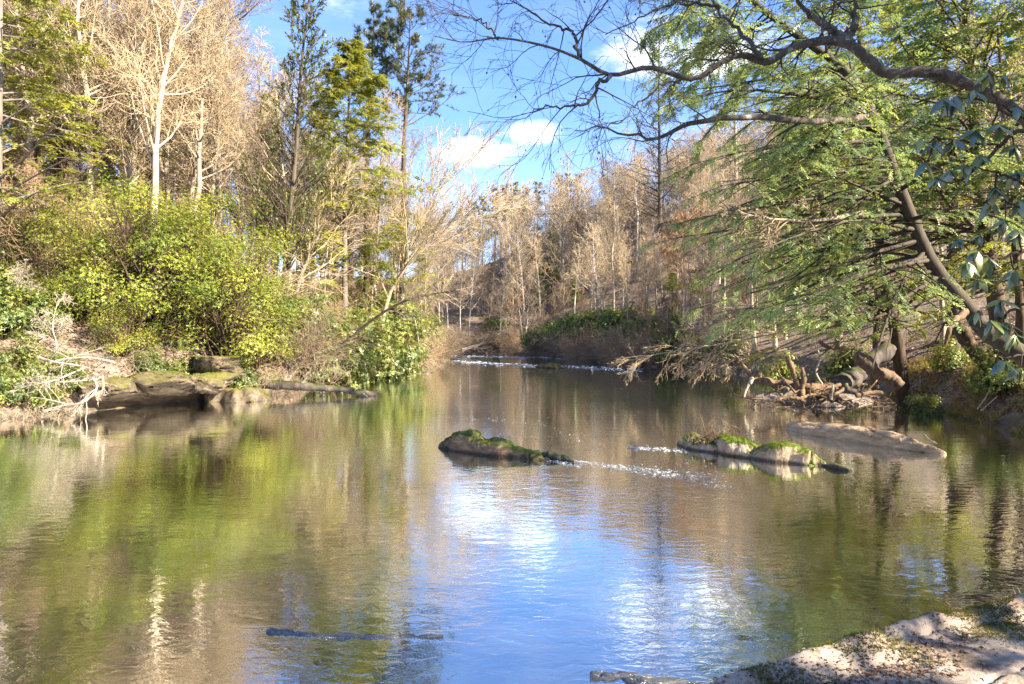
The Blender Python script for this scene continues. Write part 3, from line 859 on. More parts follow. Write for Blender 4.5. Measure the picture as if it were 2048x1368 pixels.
# ------------------------------------------------------------------ tree builders
def bare_parts(h, r, limbs=22, spread=0.75, upw=0.1, t0=0.35, lean=0.0, lf=0.42, tw=(7, 6, 2), rmin=0.013, forks=True):
    n = 12
    tp = np.zeros((n, 3))
    dx = np.cumsum(rng.standard_normal((n, 2)) * 0.018 * h, 0) * np.linspace(0.2, 1, n)[:, None]
    tp[:, 2] = np.linspace(0, h, n)
    tp[:, :2] = dx * 0.6
    tp[:, 0] += lean * np.linspace(0, 1, n) ** 1.5 * h
    tr = np.linspace(r, rmin, n) ** 1.0
    tr[0] *= 1.35
    wood, tw_ = MB(), MB()
    tubes(wood, tp, tr, 8)
    P, R = tp[None], tr[None]
    l1, r1, _ = grow(P, R, limbs, t0, 0.97, spread, lambda t, p: h * lf * (1.15 - 0.75 * t), 7, 0.10, upw, 0.5, rmin)
    tubes(wood, l1, r1, 5)
    l2, r2, _ = grow(l1, r1, tw[0], 0.2, 0.98, 0.85, lambda t, p: p * 0.50 * (1.1 - 0.6 * t), 5, 0.19, upw * 0.5, 0.6, rmin)
    tubes(tw_, l2, r2, 4)
    l3, r3, _ = grow(l2, r2, tw[1], 0.15, 1.0, 0.85, lambda t, p: p * 0.52 * (1.1 - 0.5 * t), 4, 0.22, upw * 0.3, 0.7, rmin * 0.9)
    tubes(tw_, l3, r3, 3)
    if tw[2]:
        l4, r4, _ = grow(l3, r3, tw[2], 0.2, 1.0, 0.75, lambda t, p: p * 0.6, 3, 0.18, 0.0, 0.8, rmin * 0.75)
        tubes(tw_, l4, r4, 3)
        return wood, tw_, l4
    return wood, tw_, l3

def make_bare(name, mat_t, mat_c, **kw):
    wood, tw_, _ = bare_parts(**kw)
    t = thing(name, name, 'tree')
    obj('trunk', wood.mesh('bare_trunk'), mat_t, t)
    obj('crown', tw_.mesh('bare_crown'), mat_c, t)
    return t

PROTOS = {}
def use(kind, make):
    """first call moves the prototype itself, later calls copy it"""
    if kind not in PROTOS:
        PROTOS[kind] = [make(), False]
    return PROTOS[kind]

def place(kind, loc, rz, s, label, group, tilt=0.0):
    pr = PROTOS[kind]
    if not pr[1]:
        pr[1] = True
        setpose(pr[0], loc, rz, s, tilt)
        pr[0]['label'] = label
        pr[0]['group'] = group
        return pr[0]
    o = dup(pr[0], loc, rz, s, label, group)
    setpose(o, loc, rz, s, tilt)
    return o

for i in range(3):
    use('pale%d' % i, lambda: make_bare('bare_tree', M['pale'], M['tan'], h=19, r=0.19, limbs=30, t0=0.30, upw=0.12, lf=0.23, spread=0.8))
for i in range(3):
    use('grey%d' % i, lambda: make_bare('bare_tree', M['grey'], M['tan'], h=20, r=0.22, limbs=30, t0=0.38, upw=0.10, spread=0.9, lf=0.23))
for i in range(2):
    use('sap%d' % i, lambda: make_bare('bare_sapling', M['pale'], M['russet'], h=7, r=0.06, limbs=22, t0=0.1, upw=0.14, spread=0.6, lf=0.42, rmin=0.010, tw=(6, 6, 2)))
for i in range(2):
    use('far%d' % i, lambda: make_bare('bare_tree', M['pale'] if i else M['white'], M['tan'], h=15 - i, r=0.17, limbs=26, t0=0.38 - 0.2 * i, upw=0.08, spread=0.9, lf=0.29 + 0.12 * i, rmin=0.018, tw=(6, 5, 2)))

def conifer_parts(tp, tr, nb, t0, Lf, ang, up, fl, tuft=FROND, fsize=0.32, flat=True, sub=9, nf=10, dens_t=(0.25, 1.0), tints=(0.5, 0.2), wob=0.05, rmin=0.008, subL=0.34, dirbias=None, subang=0.9, droopsub=-0.07, aj=0.22, extra=None, zmin=-1e9):
    """trunk path + whorled branches + flat branchlets + fronds"""
    wood, fol = MB(), MB()
    tubes(wood, tp, tr, 9)
    l1, r1, t1 = grow(tp[None], tr[None], nb, t0, 0.99, ang, Lf, 8, wob, up, 0.35, rmin * 1.3, dirbias=dirbias, aj=aj)
    tubes(wood, l1, r1, 5)
    if extra is not None:
        e1 = np.stack([smoothpath([pt(*q_) for q_ in e_], 8) for e_ in extra])
        q1 = np.linspace(0.055, rmin, 8)[None] * np.ones((len(e1), 1))
        tubes(wood, e1, q1, 6)
        l1, r1 = np.concatenate([l1, e1]), np.concatenate([r1, q1])
    l2, r2, _ = grow(l1, r1, sub, dens_t[0], 0.99, subang, lambda t, p: p * subL * (1.25 - 0.85 * t), 4, 0.06, droopsub, 0.6, rmin, flat=flat)
    base = np.repeat(rng.standard_normal(len(l1)) * 0.18, sub)
    kp = l2[:, -1, 2] > zmin
    l2, r2, base = l2[kp], r2[kp], base[kp]
    tubes(wood, l2, r2, 3)
    if nf:
        idx = np.repeat(np.arange(len(l2)), nf)
        t = 0.12 + 0.88 * rng.random(len(idx))
        f = t * 3
        i = np.minimum(f.astype(int), 2)
        w = (f - i)[:, None]
        a, b = l2[idx, i], l2[idx, i + 1]
        pos = a + (b - a) * w
        tan = unit(b - a)
        side = np.where(rng.random(len(idx)) > 0.5, 1, -1)[:, None]
        hh = unit(np.cross(tan, Z3))
        an = (0.2 + 0.8 * rng.random(len(idx)))[:, None]
        d = np.cos(an) * tan + np.sin(an) * side * hh + [0, 0, -0.22] + 0.24 * rng.standard_normal((len(idx), 3))
        if not flat:
            d = tan + 0.7 * rng.standard_normal((len(idx), 3)) + [0, 0, 0.35]
        nrm = Z3 + 0.35 * rng.standard_normal((len(idx), 3))
        tint = np.clip(tints[0] + tints[1] * rng.standard_normal(len(idx)) + base[idx], 0.02, 0.98)
        inst(fol, tuft[0], tuft[1], pos, d, nrm, fsize * (0.6 + 0.7 * rng.random(len(idx))), tint)
    return wood, fol

def conifer(name, label, cat, tp, tr, mat_w, mat_f, group=None, **kw):
    w_, f_ = conifer_parts(np.asarray(tp), np.asarray(tr), **kw)
    b = np.asarray(tp)[0]
    t = thing(name, label, cat, b, group)
    obj('trunk', w_.mesh('conifer_wood', b), mat_w, t)
    if f_.n:
        obj('foliage', f_.mesh('conifer_foliage', b), mat_f, t, kind='stuff')
    return t

def straight(h, r, n=14, lean=(0, 0), base=(0, 0, 0), wob=0.004):
    u = np.linspace(0, 1, n)
    p = np.stack([lean[0] * u + np.cumsum(rng.standard_normal(n)) * wob * h * 0.3, lean[1] * u, u * h], -1) + np.asarray(base)
    rr = r * (1 - u) ** 0.85 + 0.012
    rr[0] *= 1.25
    return p, rr

def shrub(h, w, nclump, whorls, leaf, mat_l, mat_w, name, tint0=0.5, csize=0.38, perw=6, d=None):
    """many-stemmed evergreen shrub: branches to leaf clumps spread over an uneven dome"""
    wood, fol = MB(), MB()
    d = d or w
    g = unit(rng.standard_normal((nclump, 3)) + [0, 0, 0.35])
    g[:, 2] = np.abs(g[:, 2]) * 1.0
    rad = 0.45 + 0.55 * rng.random(nclump) ** 0.5
    lump = 1 + 0.42 * fbm(g * 1.7 + rng.random(3) * 50, 2)
    cen = g * (rad * lump)[:, None] * [w / 2, d / 2, h * 0.92]
    cen[:, 2] += 0.12 * h
    b0 = rng.standard_normal((nclump, 3)) * [0.12 * w, 0.12 * d, 0] 
    mid = b0 * 0.5 + cen * [0.4, 0.4, 0.55] + rng.standard_normal((nclump, 3)) * 0.12
    b0[:, 2] = -0.4
    paths = np.stack([smoothpath([b0[i] * .4, mid[i], cen[i]], 7) for i in range(nclump)])
    rads = np.linspace(0.05, 0.012, 7)[None] * np.ones((nclump, 1)) * (h / 5) ** 0.5
    tubes(wood, paths, rads, 5)
    l2, r2, _ = grow(paths, rads, 9, 0.45, 1.0, 0.8, lambda t, p: csize * 2.2 * np.ones_like(t), 4, 0.15, 0.05, 0.6, 0.008)
    tubes(wood, l2, r2, 3)
    ci = np.repeat(np.arange(nclump), whorls)
    off = rng.standard_normal((len(ci), 3)) * csize * [1, 1, 0.6]
    pos = cen[ci] + off
    axis_ = unit(off / csize + g[ci] * 0.8 + [0, 0, 0.9])
    li = np.repeat(np.arange(len(ci)), perw)
    A = axis_[li]
    q = rng.standard_normal((len(li), 3))
    q = unit(q - (q * A).sum(1, keepdims=True) * A)
    dr = unit(q + A * (0.15 + 0.3 * rng.standard_normal((len(li), 1))))
    tint = np.clip(tint0 + 0.24 * rng.standard_normal(nclump)[ci][li] + 0.12 * rng.standard_normal(len(li)) + 0.10 * (cen[ci][li][:, 2] / h - 0.5), 0.02, 0.98)
    inst(fol, LEAF[0], LEAF[1], pos[li], dr, A + 0.2 * rng.standard_normal((len(li), 3)), leaf * (0.7 + 0.6 * rng.random(len(li))), tint)
    t = thing(name, name, 'shrub')
    obj('stems', wood.mesh('shrub_stems'), mat_w, t)
    obj('foliage', fol.mesh('shrub_foliage'), mat_l, t, kind='stuff')
    return t

# ------------------------------------------------------------------ woods: bare trees in zones
def scatter(n, pxr, Yr, dmin, kinds, sr, label, group, dmax=1e9, mind=1.6, tilt=0.03, sink=0.1, zones=('',)):
    got = []
    tries = 0
    while len(got) < n and tries < n * 60:
        tries += 1
        Y = Yr[0] + (Yr[1] - Yr[0]) * rng.random()
        px = pxr[0] + (pxr[1] - pxr[0]) * rng.random()
        x = (px - 1024) / F * Y
        d, _ = river_sd(np.array([x]), np.array([Y]))
        if d[0] < dmin or d[0] > dmax:
            continue
        if any((x - a) ** 2 + (Y - b) ** 2 < mind ** 2 for a, b in got):
            continue
        got.append((x, Y))
        loc = gpt(x, Y, -sink)
        k = kinds[int(rng.integers(len(kinds)))]
        zone = zones[min(len(zones) - 1, int((px - pxr[0]) / (pxr[1] - pxr[0]) * len(zones)))]
        kind_word = 'pale barked ' if k.startswith('pale') else 'grey barked ' if k.startswith('grey') else ''
        place(k, loc, rng.random() * 6.28, sr[0] + (sr[1] - sr[0]) * rng.random(), kind_word + label + zone, group, tilt)

zl = (' at the left picture edge', ' above the laurel thicket', ' left of the tall thin evergreen')
scatter(105, (-200, 520), (36, 72), 7, ['pale0', 'pale1', 'pale2', 'grey0', 'grey1', 'grey2'], (0.8, 1.2), 'bare winter hardwood on the steep hillside', 'bare trees on the left hillside', zones=zl)
scatter(70, (-150, 490), (33, 56), 5, ['sap0', 'sap1'], (0.5, 1.1), 'twiggy bare sapling in the hillside understory', 'bare saplings on the left hillside', zones=zl)
zb = (' just right of the tall thin evergreen', ' below the two tall pines', ' near the tip of the left bank')
scatter(42, (500, 890), (44, 85), 2.5, ['pale0', 'pale1', 'pale2', 'grey0', 'grey1'], (0.65, 1.1), 'bare tree on the low left bank', 'bare trees on the low left bank', zones=zb)
scatter(24, (560, 900), (44, 76), 1.0, ['sap0', 'sap1'], (0.5, 0.95), 'bare twiggy sapling by the water', 'bare saplings on the low left bank', zones=zb)
zf = (' left of the ridge pines', ' below the cloud', ' behind the straight dead trunk', ' seen past the hemlock boughs')
scatter(135, (830, 1800), (109, 142), 1.5, ['far0', 'far1'], (0.7, 1.1), 'bare tan tree in the wood on the far hill', 'bare trees on the far hill', mind=2.2, zones=zf)
scatter(34, (900, 1420), (96, 112), 1.0, ['far0', 'far1', 'sap0'], (0.5, 0.8), 'bare tree at the foot of the far bank', 'bare trees along the far bank', zones=(' behind the pale fallen trunk', ' above the middle of the rhododendron row', ' right of the rhododendron row'))
scatter(55, (1180, 1750), (50, 98), 1.2, ['far0', 'far1', 'grey2', 'pale1'], (0.5, 0.95), 'bare tree on the shaded right bank', 'bare trees on the right bank upstream', zones=(' around the straight dead trunk', ' right of the straight dead trunk', ' behind the hemlock boughs'))
scatter(16, (1500, 2200), (30, 56), 3, ['grey0', 'grey1', 'pale2'], (0.7, 1.0), 'bare tree on the slope behind the right bank hemlocks', 'bare trees behind the hemlocks')
scatter(30, (1240, 1560), (48, 75), 0.6, ['sap0', 'sap1'], (0.5, 0.85), 'drooping bare brush along the shaded right waterline', 'bare brush on the right waterline')
scatter(60, (850, 1750), (106, 140), 0.8, ['sap0', 'sap1'], (0.6, 1.1), 'bare sapling in the undergrowth of the far hill', 'bare saplings on the far hill', zones=zf)
# the wood further back reads as one mass
mbt, mbc = MB(), MB()
fw = [bare_parts(h=15, r=0.16, limbs=16, t0=0.12, spread=0.9, lf=0.38, rmin=0.03, tw=(5, 4, 0)) for _ in range(2)]
k_ = 0
while k_ < 42:
    Y = 112 + 68 * rng.random()
    x = (760 + 1000 * rng.random() - 1024) / F * Y
    if river_sd(np.array([x]), np.array([Y]))[0][0] < 3:
        continue
    k_ += 1
    g_ = gpt(x, Y, -0.1)
    a_, s_ = rng.random() * 6.28, 0.7 + 0.5 * rng.random()
    Rm = np.array([[math.cos(a_), -math.sin(a_), 0], [math.sin(a_), math.cos(a_), 0], [0, 0, 1]]) * s_
    for part_ in fw[k_ % 2][:2]:
        n0 = 0
        for v_, f_ in zip(part_.v, part_.f):
            mbc.add(v_ @ Rm.T + g_, f_ - n0)
            n0 += len(v_)
obj('distant_wood', mbc.mesh('distant_wood'), M['tan'], kind='stuff')

# ------------------------------------------------------------------ hero trees, left bank
def anchor(px, Y):
    x = (px - 1024) / F * Y
    return gpt(x, Y, -0.15)

# tall thin evergreen
b = anchor(563, 42)
top = pt(625, -60, 42)
tp = smoothpath([b, pt(575, 480, 42), pt(592, 300, 42), pt(604, 120, 42), top], 18)
conifer('evergreen_tree', 'tall thin tree with upswept wispy branches and sparse dark green top', 'tree', tp, np.linspace(0.25, 0.02, 18), M['dark'], M['thinleaf'],
        nb=110, t0=0.16, Lf=lambda t, p: 4.4 * (1.12 - t) ** 0.75 * np.where(t > 0.12, 1, 0.5), ang=0.75, up=0.05, fl=0, tuft=LEAF, fsize=0.19, flat=False, sub=8, nf=14, subL=0.36, subang=0.6, droopsub=0.05, tints=(0.55, 0.2), dens_t=(0.35, 1))
# yellow green hemlock
b = anchor(690, 50)
tp = smoothpath([b, pt(690, 420, 50), pt(697, 230, 50), pt(700, 78, 50)], 16)
conifer('hemlock_tree', 'dense yellow green hemlock with pointed top right of the tall thin evergreen', 'tree', tp, np.linspace(0.24, 0.015, 16), M['grey'], M['hemlock_lit'],
        tuft=FROND_S, nb=120, t0=0.20, Lf=lambda t, p: 6.6 * (1.04 - t) ** 0.85, ang=1.15, up=-0.02, fl=0, sub=9, nf=10, fsize=0.5, tints=(0.42, 0.2), aj=0.3)
# two pines
for lab, px, top_y, wv, nb in (('shorter left one of two tall bluish pines with clumped needles against the sky', 742, 28, 2.6, 50), ('taller right one of two bluish pines with branch reaching out to the right', 815, 24, 3.5, 60)):
    Y_ = 62
    b = anchor(px - 10, Y_)
    tp = smoothpath([b, pt(px - 8, 330, Y_), pt(px, 170, Y_), pt(px + 6, top_y, Y_)], 16)
    conifer('pine_tree', lab, 'tree', tp, np.linspace(0.30, 0.03, 16), M['dark'], M['pine'], group='tall pines against the sky',
            nb=nb, t0=0.46, Lf=lambda t, p: wv * 1.5 * (1.2 - t) ** 0.6 * (0.45 + 0.7 * np.sin(t * 37) ** 2), ang=1.15, up=0.06, fl=0, tuft=TUFT, fsize=0.36, flat=False, sub=7, nf=9, subL=0.5, subang=0.8, droopsub=0.06, dens_t=(0.45, 1.0), wob=0.1, rmin=0.02)

# hemlock boughs upper left
for lab, px, Y_, hh, lm in (('feathery yellow hemlock at the upper left corner with level boughs', -10, 33, 19, 6.0), ('sunlit hemlock behind the left corner one with boughs reaching down the slope', 110, 43, 16, 6.5)):
    b = anchor(px, Y_)
    tp, tr = straight(hh, 0.26, 16, (0.3, 0), b)
    conifer('hemlock_tree', lab, 'tree', tp, tr, M['grey'], M['hemlock_lit'], group='yellow hemlocks upper left',
            tuft=FROND_S, nb=62, t0=0.16, Lf=lambda t, p: lm * 1.1 * (1.1 - t) ** 0.7, ang=1.35, up=-0.015, fl=0, sub=10, nf=8, fsize=0.55, tints=(0.5, 0.2))
# small green conifer among the bare trees
b = anchor(330, 50)
tp, tr = straight(13, 0.14, 14, (0.5, 0), b)
conifer('young_hemlock', 'pale green young hemlock among bare trunks high on the left hillside', 'tree', tp, tr, M['grey'], M['hemlock_lit'],
        nb=40, t0=0.2, Lf=lambda t, p: 2.2 * (1.1 - t) ** 0.7, ang=1.2, up=0, fl=0, sub=7, nf=4, fsize=0.45, tints=(0.3, 0.15))

def hero_limb(name, label, cat, pts, r0, r1, mat_w, mat_c, n=22, k=9, twigs=(10, 6, 4), L1=0.30, ang=0.7, up=0.02, t0=0.2, rmin=0.008, wob=0.12, cap=False, group=None, L2=0.5, leaves=None, parts='twigs', base=None):
    tp = smoothpath(pts, n)
    u = np.linspace(0, 1, n)
    tr = r0 + (r1 - r0) * u ** 0.8
    tr = tr * (1 + 0.10 * fbm(np.stack([u * 9 + r0 * 100, u * 0, u * 0], -1), 3))
    wood, tw_ = MB(), MB()
    if r0 > 0.07:
        n, k = 44, 16
        tp = smoothpath(pts, n)
        u = np.linspace(0, 1, n)
        tr = (r0 + (r1 - r0) * u ** 0.8) * (1 + 0.12 * fbm(np.stack([u * 9 + r0 * 100, u * 0, u * 0], -1), 3))
        tp = tp + 0.25 * r0 * np.stack([fbm(np.stack([u * 5 + 3 * q_, u * 0 + r0 * 50, u * 0], -1), 3) for q_ in range(3)], -1) * np.minimum(u, 0.15)[:, None] / 0.15
    tubes(wood, tp, tr, k, cap=cap)
    if r0 > 0.07:
        V_ = wood.v[0]
        cen_ = np.repeat(tp, k, 0)
        wood.v[0] = cen_ + (V_ - cen_) * (1 + 0.30 * fbm(V_ * 2.2 / (r0 + 0.1) ** 0.5, 4)[:, None])
    b = np.asarray(tp[0] if base is None else base)
    t = thing(name, label, cat, b, group)
    obj('trunk', wood.mesh('limb', b), mat_w, t)
    last = None
    P, R = tp[None], tr[None]
    for lv, c in enumerate(twigs):
        if not c:
            break
        L_ = L1 if lv == 0 else L2
        P, R, _ = grow(P, R, c, t0 if lv == 0 else 0.15, 0.99, ang, lambda t, p: p * L_ * (1.15 - 0.7 * t), 7 if lv == 0 else 4, wob, up, 0.55, rmin if lv else rmin * 1.3)
        tubes(tw_, P, R, 5 if lv == 0 else 3)
        last = P
    if tw_.n:
        obj(parts, tw_.mesh('limb_twigs', b), mat_c, t, kind='stuff')
    if leaves and last is not None:
        fol = MB()
        e = last[:, -1]
        d = last[:, -1] - last[:, -2]
        sel = rng.random(len(e)) < leaves[0]
        e, d = e[sel], d[sel]
        inst(fol, LEAF[0], LEAF[1], e, d + 0.3 * rng.standard_normal(d.shape) + [0, 0, -0.05], rng.standard_normal(d.shape), leaves[1] * (0.6 + 0.8 * rng.random(len(e))), rng.random(len(e)))
        obj('leaves', fol.mesh('limb_leaves', b), leaves[2], t, kind='stuff')
    return t

# bare trees leaning over the water on the left bank
Y_ = 54
hero_limb('leaning_tree', 'bare tree leaning right over the river with a wide fan of fine branches', 'tree',
          [anchor(745, Y_), pt(775, 600, Y_), pt(815, 530, Y_), pt(870, 480, Y_), pt(930, 440, Y_), pt(975, 400, Y_)], 0.20, 0.03, M['grey'], M['tan'], twigs=(16, 9, 6), L1=0.40, ang=0.55, up=0.04, rmin=0.016, L2=0.55)
hero_limb('leaning_tree', 'bare tree fanning upward and right below the tall pines', 'tree',
          [anchor(790, 58), pt(800, 560, 58), pt(835, 460, 58), pt(880, 380, 58), pt(930, 305, 58)], 0.18, 0.03, M['grey'], M['tan'], twigs=(18, 9, 6), L1=0.42, ang=0.5, up=0.05, rmin=0.016, L2=0.5)
hero_limb('leaning_tree', 'thin dark curved trunk arching right from the left waterline', 'tree',
          [gpt(-11.2, 39, -0.2), pt(660, 715, 38.5), pt(700, 678, 38), pt(745, 640, 37.5), pt(800, 606, 37), pt(855, 590, 36.5), pt(912, 580, 36)], 0.13, 0.025, M['dark'], M['tan'], twigs=(12, 8, 6), L1=0.28, ang=0.5, t0=0.55, up=0.03, rmin=0.012)
hero_limb('leaning_tree', 'grey leaning trunk slanting up right above the laurel on the left slope', 'tree',
          [anchor(98, 38), pt(130, 400, 38), pt(165, 355, 38), pt(185, 325, 38), pt(215, 290, 38), pt(250, 245, 38)], 0.20, 0.04, M['grey'], M['tan'], twigs=(14, 9, 6), L1=0.35, ang=0.6, up=0.03, rmin=0.012)
hero_limb('leaning_tree', 'slanting bare tree with low forked limb left of the yellow hemlock', 'tree',
          [anchor(575, 46), pt(600, 560, 46), pt(625, 500, 46), pt(660, 420, 46), pt(690, 350, 46)], 0.17, 0.04, M['grey'], M['tan'], twigs=(12, 8, 6), L1=0.4, ang=0.6, up=0.04, rmin=0.014)
hero_limb('bare_tree', 'bare tree with two crooked dark limbs stretched right across the blue sky gap', 'tree',
          [anchor(300, 46), pt(302, 240, 46), pt(315, 150, 46), pt(345, 115, 46), pt(400, 65, 46), pt(470, 45, 46), pt(520, 5, 46)], 0.2, 0.03, M['dark'], M['tan'], twigs=(16, 9, 6), L1=0.26, ang=0.6, up=0.02, rmin=0.013, t0=0.35)
for lab, p0, p1 in (('white barked trunk standing at the top left with another close beside it', (210, 240), (222, -80)), ('right one of the pair of white barked trunks at the top left', (222, 250), (246, -80)), ('straight pale trunk with bare crown rising above the laurel clump', (318, 330), (338, -60)), ('dark slim trunk leaning slightly right above the laurel clump', (292, 330), (330, -40)), ('tall pale trunk at the edge of the blue sky on the left', (436, 330), (448, -80))):
    Y_ = 47
    b = anchor(p0[0], Y_)
    hero_limb('bare_tree', lab, 'tree', [b, pt(p0[0] + 2, p0[1], Y_), pt((p0[0] + p1[0]) / 2, (p0[1] + p1[1]) / 2, Y_), pt(p1[0], p1[1], Y_)], 0.24, 0.08, M['bleach'] if 'white' in lab else (M['dark'] if 'dark' in lab else M['pale']), M['tan'],
              twigs=(14, 8, 6), L1=0.26, ang=0.8, up=0.04, rmin=0.012, t0=0.4, group='trunks high on the left')

# ------------------------------------------------------------------ shrubs, left bank
def put_shrub(kind, px, py_base, Y, rz, s, label, group, dz=0):
    x = (px - 1024) / F * Y
    place(kind, gpt(x, Y, dz - 0.1), rz, s, label, group)

use('laurelA', lambda: shrub(5.2, 5.6, 84, 120, 0.062, M['laurel'], M['brown'], 'mountain_laurel', 0.45, perw=6))
use('laurelB', lambda: shrub(4.4, 4.4, 60, 120, 0.062, M['laurel'], M['brown'], 'mountain_laurel', 0.62))
use('rhodoA', lambda: shrub(2.6, 3.6, 60, 36, 0.14, M['rhodo'], M['brown'], 'rhododendron_shrub', 0.5, 0.34))
use('rhodoB', lambda: shrub(2.2, 3.0, 46, 36, 0.14, M['rhodo'], M['brown'], 'rhododendron_shrub', 0.65, 0.32))
g1 = 'mountain laurels on the left bank'
put_shrub('laurelA', 290, 0, 33, 0.3, 1.42, 'largest laurel at the centre of the left thicket above the overhang', g1)
put_shrub('laurelB', 455, 0, 33.5, 1.4, 1.35, 'bright yellow green laurel at the right end of the left thicket', g1)
put_shrub('laurelA', 400, 0, 37, 2.6, 1.45, 'laurel filling the back of the thicket beneath the bare trunks', g1)
put_shrub('laurelB', 150, 0, 32, 3.9, 1.0, 'darker laurel left of the largest one above the boulders', g1)
put_shrub('laurelA', 30, 0, 34, 5.2, 0.75, 'laurel against the left edge behind the white dead brush', g1)
put_shrub('laurelB', 245, 0, 30.5, 0.8, 0.6, 'small yellow laurel clump in front of the largest laurel', g1)
put_shrub('laurelB', 500, 0, 34.5, 2.9, 1.0, 'low laurel spilling to the foot of the tall thin evergreen', g1)
put_shrub('laurelA', 180, 0, 39, 4.4, 0.85, 'laurel high behind the darker one on the slope', g1)
def make_brush(mat_):
    stub = np.array([[[0, 0, -0.3], [0, 0, 0.1], [0, 0, 0.5]]])
    a, ra, _ = grow(stub, np.full((1, 3), 0.03), 46, 0.2, 1.0, 0.75, lambda t, p: 3.2 * np.ones_like(t), 8, 0.12, -0.05, 1.0, 0.012, aj=0.3, jit=0.45)
    b_, rb, _ = grow(a, ra, 9, 0.2, 1.0, 0.7, lambda t, p: p * 0.4, 5, 0.18, -0.03, 0.7, 0.010)
    c_, rc, _ = grow(b_, rb, 4, 0.2, 1.0, 0.7, lambda t, p: p * 0.5, 4, 0.2, -0.03, 0.8, 0.009)
    w1, w2 = MB(), MB()
    tubes(w1, a, ra, 4)
    tubes(w2, b_, rb, 3)
    tubes(w2, c_, rc, 3)
    t = thing('bare_shrub', 'b', 'shrub')
    obj('stems', w1.mesh('brush_stems'), M['grey'], t)
    obj('twigs', w2.mesh('brush_twigs'), mat_, t)
    return t
use('brushA', lambda: make_brush(M['tan']))
use('brushB', lambda: make_brush(M['russet']))
def line_up(kinds, pts, s, label, group, off=0.5):
    for i, (x, y) in enumerate(pts):
        place(kinds[i % len(kinds)], gpt(x, y, -0.1), rng.random() * 6.28, s * (0.7 + 0.6 * rng.random()), label, group)
def along(side, y0, y1, n, off):
    c = np.array(RL if side < 0 else RR)
    c = c[(c[:, 1] >= y0 - 12) & (c[:, 1] <= y1 + 12) & (np.abs(c[:, 0]) < 30)]
    c = c[np.argsort(c[:, 1])]
    y = np.linspace(y0, y1, n) + rng.standard_normal(n) * 0.5
    return [(float(np.interp(v, c[:, 1], c[:, 0])) + (off + rng.random() * 1.5) * side, v) for v in y]
line_up(['brushA', 'brushB'], along(1, 56, 92, 24, 0.0), 0.62, 'leafless grey brown brush drooping to the water on the far right bank', 'bare brush along the right bank')
line_up(['brushB', 'brushA'], along(-1, 37, 70, 16, 0.4), 0.8, 'leafless tan brush among the rhododendrons of the low left bank', 'bare brush along the left bank')
line_up(['brushA', 'brushB'], [(x, float(np.interp(x, [-10, -8, 0, 5], [109, 108.5, 105.5, 94]))) for x in np.linspace(-9.5, 4.5, 10)], 0.7, 'leafless brush on the far bank facing the rapids', 'bare brush on the far bank')
line_up(['brushB', 'brushA'], [(-19.5, 36), (-22, 38), (-24, 41), (-18, 40), (-26, 37), (-16.5, 41), (-28, 43), (-21, 44), (-25, 34), (-15, 44)], 1.1, 'tangled leafless brush on the hillside above the laurels', 'bare brush on the left hillside')
g2 = 'rhododendrons along the left waterline'
for px, Y, s, k, lab in ((360, 30.6, 0.55, 'rhodoB', 'low green rhododendron hanging over the overhanging boulders'), (470, 32.6, 0.6, 'rhodoA', 'low rhododendron above the flat grey shelf rock'),
                         (575, 38.5, 1.35, 'rhodoA', 'silvery green rhododendron at the foot of the tall thin evergreen'), (650, 41, 1.72, 'rhodoA', 'bright rhododendron behind the arching dark trunk'),
                         (720, 46, 1.80, 'rhodoB', 'rhododendron on the bank right of the arching trunk base'), (770, 53, 1.88, 'rhodoA', 'yellow tipped rhododendron near the end of the low left bank'),
                         (620, 39.5, 1.05, 'rhodoB', 'small rhododendron beside the roots above the log'), (812, 60, 1.2, 'rhodoB', 'dark rhododendron leaning to the water past the yellow tipped one'),
                         (838, 64, 1.25, 'rhodoA', 'shaded rhododendron second from the tip of the left bank'), (868, 69, 1.1, 'rhodoB', 'dark shaded rhododendron at the tip of the left bank by the rapids'),
                         (40, 25.6, 0.62, 'rhodoB', 'low green rhododendron at the left edge right above the water'), (120, 26.9, 0.4, 'rhodoA', 'small rhododendron tangled in the bleached branches'),
                         (60, 29, 0.7, 'rhodoA', 'rhododendron on the left slope behind the bleached branches'), (620, 46, 1.0, 'rhodoB', 'rhododendron further up the bank between bare trunks'), (15, 24.6, 0.5, 'rhodoA', 'lowest rhododendron at the left edge touching the water'), (85, 25.6, 0.45, 'rhodoB', 'rhododendron below the level bleached branch'), (-10, 27.5, 0.8, 'rhodoA', 'rhododendron at the left edge level with the bleached boughs'), (150, 27.2, 0.42, 'rhodoB', 'rhododendron peeping through the bleached branch pile'), (300, 30.2, 0.4, 'rhodoA', 'low sprig of rhododendron on top of the shaded brown boulder'), (-20, 31, 0.9, 'rhodoB', 'rhododendron cut by the left picture edge halfway up the slope')):
    put_shrub(k, px, 0, Y, px * 0.37, s, lab, g2)

